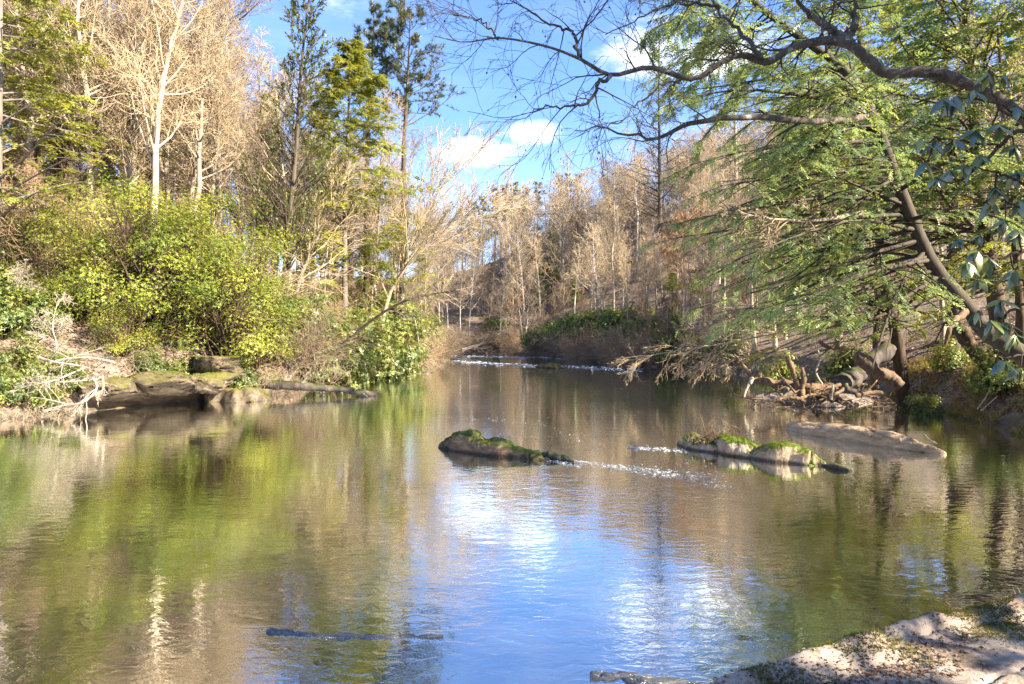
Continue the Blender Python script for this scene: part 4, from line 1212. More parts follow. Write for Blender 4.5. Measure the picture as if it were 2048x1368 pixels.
for px, Y, s, k, lab in ((590, 44, 1.3, 'rhodoA', 'green rhododendron behind the silvery one under the thin evergreen'), (690, 49, 1.5, 'rhodoB', 'tall rhododendron up the bank behind the arching trunk'), (750, 58, 1.6, 'rhodoA', 'rhododendron high on the low bank under the pines'), (805, 66, 1.7, 'rhodoB', 'rhododendron at the back near the tip of the left bank')):
    put_shrub(k, px, 0, Y, px * 0.37, s, lab, g2)
for lab, px, Y_, hh, lm in (('loose yellow green hemlock drooping over the water below the pines', 800, 58, 13, 4.2), ('short yellow hemlock left of the one drooping below the pines', 735, 54, 10, 3.6), ('yellow tinged hemlock sapling behind the slanting forked tree', 640, 50, 9, 3.0)):
    b = anchor(px, Y_)
    tp, tr = straight(hh, 0.14, 14, (0.8, -0.5), b)
    conifer('hemlock_tree', lab, 'tree', tp, tr, M['grey'], M['hemlock_lit'], group='yellow hemlocks on the low left bank',
            tuft=FROND_S, nb=40, t0=0.25, Lf=lambda t, p: lm * (1.1 - t) ** 0.7, ang=1.2, up=-0.01, fl=0, sub=7, nf=5, fsize=0.45, tints=(0.55, 0.2))
# dead white brush
for lab, px, py, Y_, s in (('bleached dead shrub of tangled white twigs at the left edge of the thicket', 110, 700, 27.5, 1.0), ('smaller grey dead shrub above the bleached branch pile', 40, 640, 29.5, 0.9)):
    b = gpt((px - 1024) / F * Y_, Y_, -0.1)
    hero_limb('dead_shrub', lab, 'shrub', [b, b + [0.05, 0, 0.8], b + [-0.1, 0, 1.5], b + [0.1, 0, 2.5 * s]], 0.04, 0.012, M['bleach'], M['bleach'], twigs=(12, 8, 5), L1=0.5, ang=0.9, up=0.0, rmin=0.009, L2=0.6, wob=0.22, group='dead brush')
# bleached fallen branches
fb = 'bleached branches fallen at the left waterline'
for lab, pts, r0 in (('long bleached branch ending in a straight tip over the boulder', [(40, 700, 25.8), (100, 722, 25.5), (150, 730, 25.3), (190, 738, 25.2), (242, 741, 25.2)], 0.055),
                     ('bleached branch running level below the long one', [(118, 764, 24.9), (160, 762, 24.9), (200, 758, 25.0)], 0.035),
                     ('bent bleached root looping down to the water', [(186, 757, 24.8), (194, 772, 24.6), (186, 788, 24.5), (165, 805, 24.4), (120, 812, 24.3), (85, 822, 24.2)], 0.045),
                     ('hooked grey root curling round the bleached root loop', [(205, 752, 24.9), (206, 778, 24.7), (192, 788, 24.6), (170, 798, 24.5)], 0.04),
                     ('thin pale vine hanging down into the water', [(172, 800, 24.5), (174, 822, 24.4), (171, 840, 24.3), (173, 860, 24.2)], 0.018),
                     ('spreading bleached bough at the back of the pile', [(230, 725, 26.3), (180, 715, 26.2), (120, 720, 26.0), (60, 745, 25.7), (5, 785, 25.3)], 0.05),
                     ('fine bleached bough arching left at the bottom of the pile', [(170, 735, 25.6), (110, 760, 25.0), (60, 770, 24.7), (0, 778, 24.5)], 0.035),
                     ('twiggy grey bough nearest the water at the left edge', [(160, 815, 24.4), (100, 800, 24.5), (50, 790, 24.8), (-10, 760, 25.2)], 0.03)):
    hero_limb('fallen_branch', lab, 'branch', [pt(*q_) for q_ in pts], r0, 0.014, M['bleach'], M['bleach'], n=16, k=7, twigs=() if 'vine' in lab else (9, 5, 3), L1=0.32, ang=0.6, up=-0.02, rmin=0.008, group=fb, wob=0.15)
# log on left waterline
tp = [pt(525, 768, 33.0), pt(580, 771, 33.0), pt(640, 776, 33.2), pt(700, 782, 33.4), pt(755, 789, 33.6)]
hero_limb('fallen_log', 'dark mossy log lying along the left waterline right of the grey shelf', 'log', tp, 0.24, 0.13, M['mosslog'], M['bleach'], n=22, k=12, twigs=(8, 4), L1=0.12, ang=1.0, rmin=0.01, cap=True)
hero_limb('fallen_log', 'thin pale pole floating below the hanging vines on the left', 'log', [pt(738, 741, 56), pt(790, 746, 54), pt(856, 748, 52.5)], 0.08, 0.04, M['bleach'], M['bleach'], twigs=(), cap=True)
for lab, px in (('left one of two pale vines hanging to the water at the bank tip', 815), ('right one of two pale vines hanging to the water at the bank tip', 838)):
    Y_ = 55
    hero_limb('hanging_vine', lab, 'vine', [pt(px - 8, 640, Y_), pt(px, 690, Y_), pt(px - 4, 720, Y_), pt(px + 4, 745, Y_)], 0.04, 0.025, M['bleach'], M['bleach'], twigs=(6, 4), L1=0.2, rmin=0.015, group='vines at the bank tip')
# roots and dry brush at the left waterline
mb = MB()
for px, py, Y_, n_, L_ in ((640, 735, 35.8, 46, 1.3), (600, 745, 34.5, 30, 1.0), (680, 735, 38.5, 36, 1.2), (720, 730, 43, 30, 1.2), (265, 735, 28, 40, 0.6), (25, 838, 23.9, 40, 0.5), (70, 832, 24.3, 50, 0.6), (115, 825, 25.2, 40, 0.6), (520, 760, 32.5, 22, .8), (450, 745, 31.5, 26, .8)):
    c = pt(px, py, Y_)
    s_ = c + rng.standard_normal((n_, 3)) * [0.6, 0.4, 0.3]
    d = unit(rng.standard_normal((n_, 3)) * [0.7, 0.3, 0.3] + [0, -0.5, -0.8])
    if px == 265:
        d = unit(rng.standard_normal((n_, 3)) * [0.5, 0.3, 0.3] + [0, 0, 1.0])
    P = np.stack([s_ + d * L_ * u * (0.5 + rng.random((n_, 1)) * .2) + rng.standard_normal((n_, 3)) * 0.05 for u in np.linspace(0, 1, 5)], 1)
    tubes(mb, P, np.linspace(0.012, 0.006, 5)[None] * np.ones((n_, 1)), 3)
obj('bank_roots', mb.mesh('bank_roots'), M['tan'], kind='stuff')

# ------------------------------------------------------------------ far side
use('farpine', lambda: conifer('pine_tree', 'pine', 'tree', *straight(15, 0.22), M['dark'], M['pine'], nb=50, t0=0.35, Lf=lambda t, p: 3.6 * (1.15 - t) ** 0.8 * (0.4 + 0.7 * np.sin(t * 31) ** 2), ang=1.3, up=0.02, fl=0, tuft=TUFT, fsize=0.5, flat=False, sub=5, nf=5, subL=0.5, dens_t=(0.3, 1), rmin=0.03))
for px, py, Y_, s in ((945, 450, 165, 0.75), (965, 440, 168, 0.85), (990, 425, 170, 1.0), (1012, 415, 172, 1.05), (1030, 412, 170, 1.1), (1050, 420, 172, 1.05), (1075, 410, 175, 0.95), (1118, 395, 180, 0.9), (1135, 393, 182, 0.85), (1155, 395, 182, 0.9), (1045, 440, 150, 0.9), (925, 462, 160, 0.6)):
    x = (px - 1024) / F * Y_
    g_ = gpt(x, Y_)
    ztop = pt(px, py - 45, Y_)[2]
    s_ = max(0.5, (ztop - g_[2]) / 15)
    place('farpine', g_, rng.random() * 6, s_, 'dark pine rising above the bare wood on the far ridge', 'pines on the far ridge')
use('farhem', lambda: conifer('hemlock_tree', 'hemlock', 'tree', *straight(11, 0.16), M['dark'], M['hemlock'], nb=60, t0=0.08, Lf=lambda t, p: 2.0 * (1.08 - t) ** 0.7, ang=1.2, up=0, fl=0, sub=6, nf=4, fsize=0.7, tints=(0.45, 0.2)))
for px, Y_, s, lab in ((1078, 112, 0.75, 'narrow dark green hemlock among the bare trees at the far bank'), (1105, 118, 0.9, 'taller hemlock with yellow sunlit top at the far bank'), (1150, 108, 0.5, 'small hemlock near the right end of the far bank'), (1345, 72, 0.55, 'young hemlock beside the russet leaved tree on the right bank')):
    place('farhem', gpt((px - 1024) / F * Y_, Y_, -0.1), px * 0.1, s, lab, 'hemlocks on the far side')
use('farrhodo', lambda: shrub(2.8, 4.8, 60, 44, 0.19, M['rhodo'], M['brown'], 'rhododendron_shrub', 0.45, 0.45))
for px, Y_, s, lab in ((1075, 98, 0.9, 'dark green rhododendron leftmost in the row on the far right bank'), (1110, 95, 1.1, 'second rhododendron from the left in the row on the far right bank'), (1150, 90, 1.25, 'tallest rhododendron in the middle of the row on the far right bank'), (1195, 84, 1.3, 'rhododendron right of the tallest in the far row'), (1240, 77, 1.2, 'rhododendron fourth along the right bank from the rapids'), (1285, 69, 1.0, 'bluish rhododendron at the near end of the far row'), (1320, 66, 0.9, 'low rhododendron half hidden by bare brush at the near end of the row'),
                       (1360, 60, 0.9, 'rhododendron at the water right of the half hidden low one'), (1410, 57.5, 0.75, 'small rhododendron nearest the cove on the right bank'), (1215, 88, 0.9, 'rhododendron up the slope behind the far row'), (1270, 80, 0.9, 'rhododendron up the slope right of the straight dead trunk'), (990, 110, 0.7, 'low dark shrub behind the fallen trunk at the far bank')):
    place('farrhodo', gpt((px - 1024) / F * Y_ + 0.3, Y_, -0.2), px * 0.23, s * 1.08, lab, 'rhododendrons along the far right bank')
hero_limb('fallen_log', 'long pale fallen trunk slanting along the far bank beyond the rapids', 'log', [pt(925, 700, 106), pt(960, 688, 106), pt(1005, 679, 107), pt(1055, 672, 108)], 0.28, 0.12, M['bleach'], M['bleach'], twigs=(8, 4), L1=0.3, rmin=0.03)
# russet leaved trees
for lab, px, Y_, hh in (('low tree holding orange brown leaves at the foot of the far bank', 1015, 110, 4.2), ('tree with russet leaves among the bare branches left of the hemlock boughs', 1370, 60, 12.5), ('low russet leaved sapling right of the orange one at the far bank', 1042, 111, 3.5)):
    b = gpt((px - 1024) / F * Y_, Y_, -0.1)
    hero_limb('russet_tree', lab, 'tree', [b, b + [0.1, 0, hh * .35], b + [-.1, 0, hh * .7], b + [0.1, 0, hh]], 0.10, 0.02, M['grey'], M['russet'], twigs=(14, 7, 6), L1=0.35, ang=0.8, up=0.03, rmin=0.015, t0=0.45, leaves=(0.9, 0.28, M['russetleaf']), group='russet leaved trees')
# tall bare spire trees right of centre
for lab, px, top_y, Y_ in (('tall straight dead trunk right of the sky gap with short drooping twigs', 1318, 45, 104), ('fainter tall trunk with sparse twigs right of the straight dead one', 1470, 140, 100)):
    b = anchor(px, Y_)
    tp = smoothpath([b, pt(px + 2, 410, Y_), pt(px, 230, Y_), pt(px, top_y, Y_)], 16)
    t = conifer('larch_tree', lab, 'tree', tp, np.linspace(0.42, 0.05, 16), M['dark'] if px < 1400 else M['grey'], M['dead'], nb=100, t0=0.25, Lf=lambda t, p: 7.0 * (1.1 - t) ** 0.7, ang=1.15, up=0.03, fl=0, tuft=LEAF, fsize=0.24, flat=False, sub=8, nf=4, subL=0.4, rmin=0.022, group='tall spires right of the sky gap', wob=0.08)

# ------------------------------------------------------------------ right bank, near
def hemlock_hero(name, label, wp, r0, r1, nb, t0, Lmax, mat_f, nf=9, fsize=0.26, bias=(-1.2, -0.3, 0), up=-0.022, tints=(0.5, 0.22), mat_w=None, sub=12, ang=1.3, group=None, t1pow=0.5, extra=None):
    tp = smoothpath(wp, 24)
    tr = np.linspace(r0, r1, 24)
    return conifer(name, label, 'tree', tp, tr, mat_w or M['lichen'], mat_f, nb=nb, t0=t0, Lf=lambda t, p: Lmax * (1.15 - t) ** t1pow, ang=ang, up=up, fl=0, sub=sub, nf=nf, fsize=fsize, tints=tints, dirbias=np.array(bias), subL=0.36, group=group, dens_t=(0.15, 1), wob=0.10, extra=extra, zmin=2.75, tuft=FROND if wp[0][1] < 17 else FROND_S)

# big leaning hemlock B
hb = [np.array([13.2, 15.0, 0.9]), pt(2048, 712, 15.5), pt(1976, 668, 15.8), pt(1940, 619, 16), pt(1872, 540, 16), pt(1832, 460, 16), pt(1787, 345, 16), pt(1742, 222, 16), pt(1692, 142, 16), pt(1600, 75, 16), pt(1490, -10, 16), pt(1400, -90, 16)]
hemlock_hero('hemlock_tree', 'big lichen spotted hemlock leaning left over the river from the right bank', hb, 0.23, 0.05, 66, 0.38, 5.0, M['hemlock_shaded'], nf=9, sub=12, mat_w=M['dark'], bias=(-1.5, -0.3, -0.1), fsize=0.29,
    extra=[[(1800, 430, 16), (1650, 438, 15.5), (1500, 455, 15), (1335, 478, 14.6)], [(1840, 480, 16), (1700, 520, 15.4), (1560, 570, 15), (1400, 612, 14.5)], [(1800, 400, 16), (1640, 396, 15.4), (1500, 420, 15), (1400, 440, 14.6)],
           [(1870, 540, 16), (1750, 575, 15.5), (1620, 605, 15.2), (1500, 622, 15)], [(1780, 340, 16), (1650, 345, 15), (1520, 360, 14.5), (1440, 372, 14)], [(1850, 500, 16), (1700, 478, 17), (1550, 500, 17.5), (1400, 560, 18)],
           [(1760, 280, 16), (1620, 290, 15), (1500, 300, 14.5), (1380, 330, 14)], [(1880, 550, 16), (1800, 600, 15.3), (1720, 625, 15), (1640, 640, 14.7)], [(1740, 220, 16), (1600, 190, 15), (1480, 180, 14.4), (1340, 200, 14)],
           [(1690, 140, 16), (1580, 150, 16.5), (1460, 170, 17), (1380, 180, 17)], [(1820, 440, 16), (1900, 420, 14.8), (1980, 430, 14), (2050, 460, 13.4)], [(1800, 380, 16), (1880, 330, 14.8), (1960, 310, 14), (2050, 320, 13.4)],
           [(1830, 460, 16), (1720, 440, 14.6), (1600, 470, 13.6), (1470, 520, 12.8)], [(1860, 520, 16), (1760, 540, 14.6), (1640, 580, 13.8), (1520, 620, 13.2)]])
# second hemlock behind, thin dark trunk
hemlock_hero('hemlock_tree', 'dark trunked hemlock standing behind the big fallen trunk on the right bank', [gpt(17.8, 31, -0.2), pt(1792, 663, 30.5), pt(1775, 600, 30.3), pt(1762, 480, 30.3), pt(1740, 330, 30.3), pt(1725, 150, 30.3), pt(1710, -60, 30.3)], 0.30, 0.08, 74, 0.20, 6.0, M['hemlock_lit'], nf=8, fsize=0.42, bias=(-0.6, -0.2, 0), mat_w=M['brown'])
# hemlock with blue green low boughs
hemlock_hero('hemlock_tree', 'hemlock with low blue green boughs drooping toward the driftwood', [gpt(17.5, 24, -0.2), pt(1985, 560, 23.5), pt(1960, 400, 23.5), pt(1945, 200, 23.5), pt(1930, 0, 23.5)], 0.30, 0.12, 44, 0.34, 7.0, M['hemlock_shaded'], nf=10, fsize=0.38, sub=13, bias=(-1.6, -0.35, 0), up=-0.02, mat_w=M['brown'])
hemlock_hero('hemlock_tree', 'tall hemlock at the right edge filling the upper right corner', [gpt(18.5, 19, -0.2), np.array([18.4, 19, 6]), np.array([18.0, 19, 12]), np.array([17.6, 19, 19])], 0.32, 0.08, 66, 0.15, 6.5, M['hemlock'], nf=8, fsize=0.36, bias=(-0.9, -0.2, 0))
hemlock_hero('hemlock_tree', 'yellow sunlit hemlock on the slope behind the leaning trunk', [gpt(22, 34, -0.2), gpt(22, 34, 7), gpt(21.6, 34, 14), gpt(21.4, 34, 19)], 0.30, 0.06, 70, 0.08, 6.0, M['hemlock_lit'], nf=6, fsize=0.5, bias=(-0.4, -0.2, 0), tints=(0.6, 0.2))
hemlock_hero('hemlock_tree', 'sunlit hemlock further back right of the straight dead trunk', [gpt(22, 46, -0.2), gpt(22, 46, 7), gpt(21.6, 46, 12), gpt(21.4, 46, 15)], 0.26, 0.05, 60, 0.08, 5.5, M['hemlock_lit'], nf=5, fsize=0.55, bias=(-0.5, -0.2, 0), tints=(0.45, 0.2))
hemlock_hero('hemlock_tree', 'hemlock rooted just right of view whose boughs hang into the top right', [np.array([12.0, 8.5, 0.8]), np.array([12, 8.6, 5]), np.array([11.6, 8.8, 9]), np.array([11.2, 9, 14])], 0.28, 0.08, 60, 0.25, 4.6, M['hemlock'], nf=7, fsize=0.28, bias=(-0.7, 0.2, 0))

use('shade', lambda: conifer('hemlock_tree', 'h', 'tree', *straight(15, 0.25), M['brown'], M['hemlock'], tuft=FROND_S, nb=60, t0=0.18, Lf=lambda t, p: 4.2 * (1.1 - t) ** 0.6, ang=1.25, up=-0.01, fl=0, sub=8, nf=4, fsize=0.75))
for x, y, s_ in ((10.0, -1.0, 0.95), (13.5, -3.5, 1.1), (16, 3, 1.1), (11.5, -8, 1.0), (19, -9, 1.1)):
    place('shade', gpt(x, y, -0.2), x * 1.3, s_, 'hemlock on the near right bank shading the ledge from beside the view', 'hemlocks on the near right bank')

# crooked arching limb tree in front
al = [np.array([11.6, 10.0, 0.9]), np.array([9.6, 10.2, 4.0]), pt(2055, 245, 10.4), pt(1957, 178, 10.4), pt(1860, 145, 10.4), pt(1775, 146, 10.4), pt(1740, 122, 10.4), pt(1697, 88, 10.4), pt(1640, 82, 10.4), pt(1580, 98, 10.4), pt(1535, 124, 10.4), pt(1485, 110, 10.4), pt(1440, 126, 10.3), pt(1385, 158, 10.2), pt(1300, 135, 10.1), pt(1222, 150, 10.0), pt(1160, 118, 10.0), pt(1090, 92, 10.0), pt(1000, 76, 10.0), pt(930, 84, 10.0), pt(868, 72, 10.0)]
tp = smoothpath(al, 70)
u = np.linspace(0, 1, 70)
tr = np.interp(u, [0, 0.2, 0.4, 0.6, 0.8, 1], [0.11, 0.082, 0.062, 0.044, 0.023, 0.005])
tr = tr * (1 + 0.16 * fbm(np.stack([u * 26, u * 0, u * 0], -1), 3))
arch_w, arch_t = MB(), MB()
tubes(arch_w, tp, tr, 12)
ab = tp[0]
arch = thing('overhanging_tree', 'crooked dark limbed tree arching left across the sky from the right edge', 'tree', ab)
subl = [([(1222, 150, 10), (1200, 170, 9.9), (1178, 200, 9.8), (1140, 212, 9.8), (1100, 215, 9.7), (1060, 222, 9.7)], 0.032),
        ([(1160, 118, 10), (1150, 85, 10.1), (1140, 60, 10.1), (1100, 50, 10.2), (1060, 25, 10.3), (1010, -5, 10.3)], 0.030),
        ([(1000, 76, 10), (975, 55, 10), (950, 38, 10.1), (905, 30, 10.2)], 0.018),
        ([(1745, 225, 14.5), (1700, 240, 13.5), (1563, 236, 12.5), (1494, 236, 12.2), (1400, 241, 12), (1355, 259, 11.9), (1308, 278, 11.8), (1260, 268, 11.8), (1200, 258, 11.7), (1150, 262, 11.7)], 0.075),
        ([(1535, 124, 10.4), (1475, 60, 10.8), (1440, 20, 11), (1410, -30, 11.2)], 0.04),
        ([(1697, 88, 10.4), (1650, 50, 10.6), (1600, 10, 10.8), (1570, -60, 11)], 0.075),
        ([(1440, 20, 11.0), (1400, 8, 10.9), (1340, 10, 10.8), (1290, 30, 10.7), (1210, 72, 10.6)], 0.03),
        ([(1380, 158, 10.2), (1330, 170, 10.1), (1280, 205, 10), (1240, 240, 9.9), (1190, 262, 9.9)], 0.018),
        ([(1700, 75, 10.5), (1712, 20, 10.6), (1700, -60, 10.8)], 0.06)]
tw_pool = [(tp[None][:, 20:], tr[None][:, 20:])]
for pts_, r_ in subl:
    P = smoothpath([pt(*q_) for q_ in pts_], 24)
    P = P + 0.02 * rng.standard_normal(P.shape)
    R = np.linspace(r_, 0.007, 24)
    lm_ = MB()
    tubes(lm_, P, R, 8)
    obj('limb', lm_.mesh('limb', ab), M['lichen'], arch)
    tw_pool.append((P[None], R[None]))
tips = []
for j, (P, R) in enumerate(tw_pool):
    c1, r1, _ = grow(P, R, 22 if j == 0 else 9, 0.15, 0.99, 0.8, lambda t, p: 0.75 * np.ones_like(t), 7, 0.16, -0.02, 0.5, 0.005, jit=0.6)
    tubes(arch_t, c1, r1, 4)
    c2, r2, _ = grow(c1, r1, 5, 0.2, 1.0, 0.7, lambda t, p: p * 0.5, 5, 0.16, -0.02, 0.6, 0.0035)
    tubes(arch_t, c2, r2, 3)
    c3, r3, _ = grow(c2, r2, 3, 0.3, 1.0, 0.6, lambda t, p: p * 0.5, 4, 0.14, -0.03, 0.7, 0.003)
    tubes(arch_t, c3, r3, 3)
    tips.append(c3)
obj('trunk', arch_w.mesh('arch_trunk', ab), M['lichen'], arch)
obj('twigs', arch_t.mesh('arch_twigs', ab), M['dark'], arch)
tips = np.concatenate(tips)
sel = rng.random(len(tips)) < 0.16
e, d = tips[sel][:, -1], tips[sel][:, -1] - tips[sel][:, -2]
fol = MB()
inst(fol, LEAF[0] * [1, 1.6, 3], LEAF[1], e, d * 2 + [0, 0, -0.15] + 0.05 * rng.standard_normal(e.shape), rng.standard_normal(e.shape), 0.045 * (0.6 + 0.7 * rng.random(len(e))), rng.random(len(e)) * 0.4)
obj('leaves', fol.mesh('arch_leaves', ab), M['dead'], arch, kind='stuff')

for lab, pts in (('drooping bare bough reaching left over the water above the cove', [(1640, 640, 31), (1540, 668, 31), (1430, 690, 31.5), (1330, 705, 32), (1255, 722, 32)]), ('second drooping bare bough just under the longest one above the cove', [(1620, 690, 33), (1540, 705, 33), (1450, 722, 33.5), (1370, 738, 34)]), ('high drooping bare bough with fine twigs left of the driftwood', [(1660, 590, 32), (1560, 610, 32), (1450, 640, 32.5), (1380, 668, 33)]), ('pale bare bough crossing the blue green hemlock sprays', [(1730, 425, 15.2), (1640, 440, 14.4), (1540, 438, 14), (1480, 425, 13.8)])):
    hero_limb('drooping_bough', lab, 'branch', [pt(*q_) for q_ in pts], 0.06, 0.012, M['grey'], M['tan'], twigs=(16, 8, 5), L1=0.3, ang=0.6, up=-0.03, rmin=0.009, group='drooping boughs on the right bank')
# leaning trunks on the right slope
hero_limb('bare_tree', 'mossy stout trunk with broken stub behind the leaning hemlock', 'tree', [gpt(18.6, 26.0, -0.3), pt(1955, 700, 25.6), pt(1922, 655, 25.3), pt(1903, 638, 25)], 0.30, 0.22, M['brown'], M['drift'], twigs=(), cap=True)
hero_limb('broken_branch', 'short dark broken bough hanging from the leaning hemlock trunk', 'branch', [pt(1930, 625, 15.9), pt(1912, 638, 15.6), pt(1900, 655, 15.5), pt(1894, 690, 15.5)], 0.10, 0.04, M['drift'], M['drift'], twigs=())
for lab, x, y, hh, ln in (('slim brown trunk on the leafy slope near the right edge', 19.5, 26, 13, -1.0), ('brown trunk behind the slim one leaning right', 23.0, 31, 14, 1.4), ('straight grey trunk between hemlock boughs high on the right slope', 24.5, 38, 15, -0.6), ('slender trunk at the back of the right slope', 17.5, 33, 12, 0.3), ('dark trunk close to the right picture edge', 19.3, 22.5, 14, 1.0)):
    b = gpt(x, y, -0.2)
    hero_limb('bare_tree', lab, 'tree', [b, b + [ln * .3, 0, hh * .3], b + [ln * .6, 0, hh * .6], b + [ln, 0, hh]], 0.2, 0.05, M['brown'], M['tan'], twigs=(14, 7, 5), L1=0.25, ang=0.9, up=0.03, rmin=0.011, t0=0.35, group='trunks on the right slope')

# sprays at branch ends, sunlit yellow put into their leaf colour
for lab, pts in (('bright yellow leafy spray drooping beside the driftwood', [(1560, 690, 26), (1525, 705, 26), (1495, 722, 26)]), ('yellow green leafy spray reaching left at mid height of the hemlock boughs', [(1420, 590, 25), (1380, 578, 25), (1335, 565, 25)]), ('yellow leafy spray in front of the leaning hemlock trunk', [(1905, 615, 16.5), (1880, 622, 16.5), (1850, 635, 16.5)]), ('yellow leafy spray just above the drooping one near the driftwood', [(1610, 645, 26), (1570, 660, 26), (1545, 672, 26)])):
    P = smoothpath([pt(*q_) for q_ in pts], 10)
    b = P[0]
    t = thing('leafy_spray', lab, 'branch', b, 'yellow sprays on the right bank')
    w_, f_ = MB(), MB()
    tubes(w_, P, np.linspace(0.015, 0.006, 10), 4)
    c1, r1, _ = grow(P[None], np.linspace(0.015, 0.006, 10)[None], 14, 0.05, 1, 0.8, lambda t, p: 0.45 * np.ones_like(t), 4, 0.1, -0.06, 0.6, 0.004, flat=True)
    tubes(w_, c1, r1, 3)
    idx = np.repeat(np.arange(len(c1)), 22)
    tt = rng.random((len(idx), 1))
    pos = c1[idx, 0] * (1 - tt) + c1[idx, -1] * tt + rng.standard_normal((len(idx), 3)) * [0.03, 0.03, 0.03]
    inst(f_, LEAF[0], LEAF[1], pos, c1[idx, -1] - c1[idx, 0] + 0.3 * rng.standard_normal((len(idx), 3)), Z3 + 0.4 * rng.standard_normal((len(idx), 3)), 0.09 * (0.6 + 0.6 * rng.random(len(idx))), rng.random(len(idx)))
    obj('stem', w_.mesh('spray_stem', b), M['drift'], t)
    obj('foliage', f_.mesh('spray_leaf', b), M['yellow'], t, kind='stuff')

# ------------------------------------------------------------------ driftwood on the right bank
gw = 'driftwood at the right waterline'
def drift(name, label, cat, pts, r0, r1, mt='drift', tw=(6, 3), cap=True, L1=0.2):
    return hero_limb(name, label, cat, [pt(*q_) for q_ in pts], r0, r1, M[mt], M['drift'], n=16, k=11, twigs=tw, L1=L1, ang=0.9, up=0.0, rmin=0.008, cap=cap, group=gw, wob=0.2)
drift('fallen_log', 'big grey fallen trunk with sawn end slanting up the leafy right bank', 'log', [(1640, 785, 29.0), (1690, 768, 29.4), (1720, 742, 29.8), (1772, 702, 30.6)], 0.46, 0.36, 'mosslog', ())
drift('fallen_log', 'brown split trunk crossing in front of the sawn fallen trunk', 'log', [(1712, 710, 28.6), (1745, 735, 28.5), (1785, 758, 28.4), (1800, 768, 28.3)], 0.30, 0.22, 'drift', ())
drift('driftwood_log', 'low dark log running left from the root mass to the water', 'driftwood', [(1660, 785, 28.6), (1610, 775, 28.6), (1550, 768, 28.8), (1505, 758, 29)], 0.26, 0.16, 'drift', (10, 4))
drift('driftwood_stump', 'upright forked brown snag standing at the front of the pile', 'driftwood', [(1600, 802, 28.2), (1602, 785, 28.2), (1596, 765, 28.2), (1585, 740, 28.2), (1574, 714, 28.2)], 0.20, 0.09, 'drift', (), True)
drift('driftwood_stump', 'short upright prong beside the forked snag', 'driftwood', [(1602, 790, 28.1), (1606, 765, 28.1), (1604, 735, 28.1)], 0.13, 0.08, 'drift', (), True)
drift('driftwood_branch', 'pointed brown branch rising left at the end of the low log', 'driftwood', [(1506, 758, 28.9), (1492, 738, 28.9), (1478, 722, 29), (1469, 708, 29)], 0.11, 0.03, 'drift', (), False)
drift('driftwood_branch', 'pale forked branch dipping from the low log to the water', 'driftwood', [(1505, 756, 28.7), (1495, 772, 28.5), (1490, 786, 28.4), (1487, 795, 28.3)], 0.08, 0.03, 'bleach', (5, 3), False)
drift('driftwood_branch', 'curved thin grey branch looping up left of the snag', 'driftwood', [(1590, 785, 28), (1570, 762, 28), (1557, 745, 28), (1556, 725, 28), (1572, 720, 28)], 0.05, 0.025, 'drift', (), False)
drift('driftwood_branch', 'mossy root lying right below the sawn trunk', 'driftwood', [(1690, 770, 28.6), (1700, 782, 28.4), (1730, 784, 28.3), (1760, 782, 28.3)], 0.16, 0.09, 'mosslog', (5, 3))
drift('driftwood_branch', 'broken tan log end lying below the mossy root', 'driftwood', [(1712, 792, 28.1), (1740, 786, 28.1), (1775, 786, 28.1)], 0.11, 0.08, 'drift', ())
drift('driftwood_branch', 'mossy stub between the low log and the snag', 'driftwood', [(1560, 790, 28.2), (1575, 778, 28.2), (1595, 770, 28.3)], 0.10, 0.08, 'mosslog', ())
drift('driftwood_branch', 'thin tan stick leaning against the snag from the left', 'driftwood', [(1565, 800, 27.9), (1590, 785, 28), (1610, 772, 28.2)], 0.035, 0.02, 'drift', ())
drift('driftwood_branch', 'pale vertical root standing in front of the sawn trunk', 'driftwood', [(1662, 800, 28), (1664, 785, 28), (1666, 770, 28)], 0.06, 0.035, 'bleach', (4, 2))
drift('driftwood_branch', 'long bent pale vine rising from the pile to the boughs', 'driftwood', [(1645, 770, 28.8), (1632, 745, 29), (1640, 715, 29), (1628, 685, 29)], 0.05, 0.03, 'bleach', (3, 2))
drift('driftwood_branch', 'slender stick slanting right in front of the bank', 'driftwood', [(1735, 780, 28.0), (1748, 768, 28.0), (1758, 755, 28.2)], 0.04, 0.025, 'drift', ())
drift('driftwood_branch', 'thin dead branch lying low in the water at the left end of the pile', 'driftwood', [(1462, 782, 29.5), (1475, 792, 28.8), (1500, 797, 28), (1530, 797, 28)], 0.04, 0.02, 'drift', (8, 4))
drift('fallen_branch', 'dark crooked branch lying high on the leafy slope above the pile', 'branch', [(1640, 682, 33), (1660, 695, 33), (1690, 697, 33)], 0.12, 0.07, 'drift', (5, 3))
drift('fallen_branch', 'pale stick standing at the water edge far right', 'branch', [(1955, 818, 23.4), (1968, 800, 23.5), (1980, 780, 23.6)], 0.03, 0.015, 'bleach', (3,))
drift('fallen_branch', 'grey stick slanting beside the pale one far right', 'branch', [(1962, 822, 23.2), (1978, 808, 23.2), (1995, 792, 23.3)], 0.03, 0.015, 'bleach', (3,))
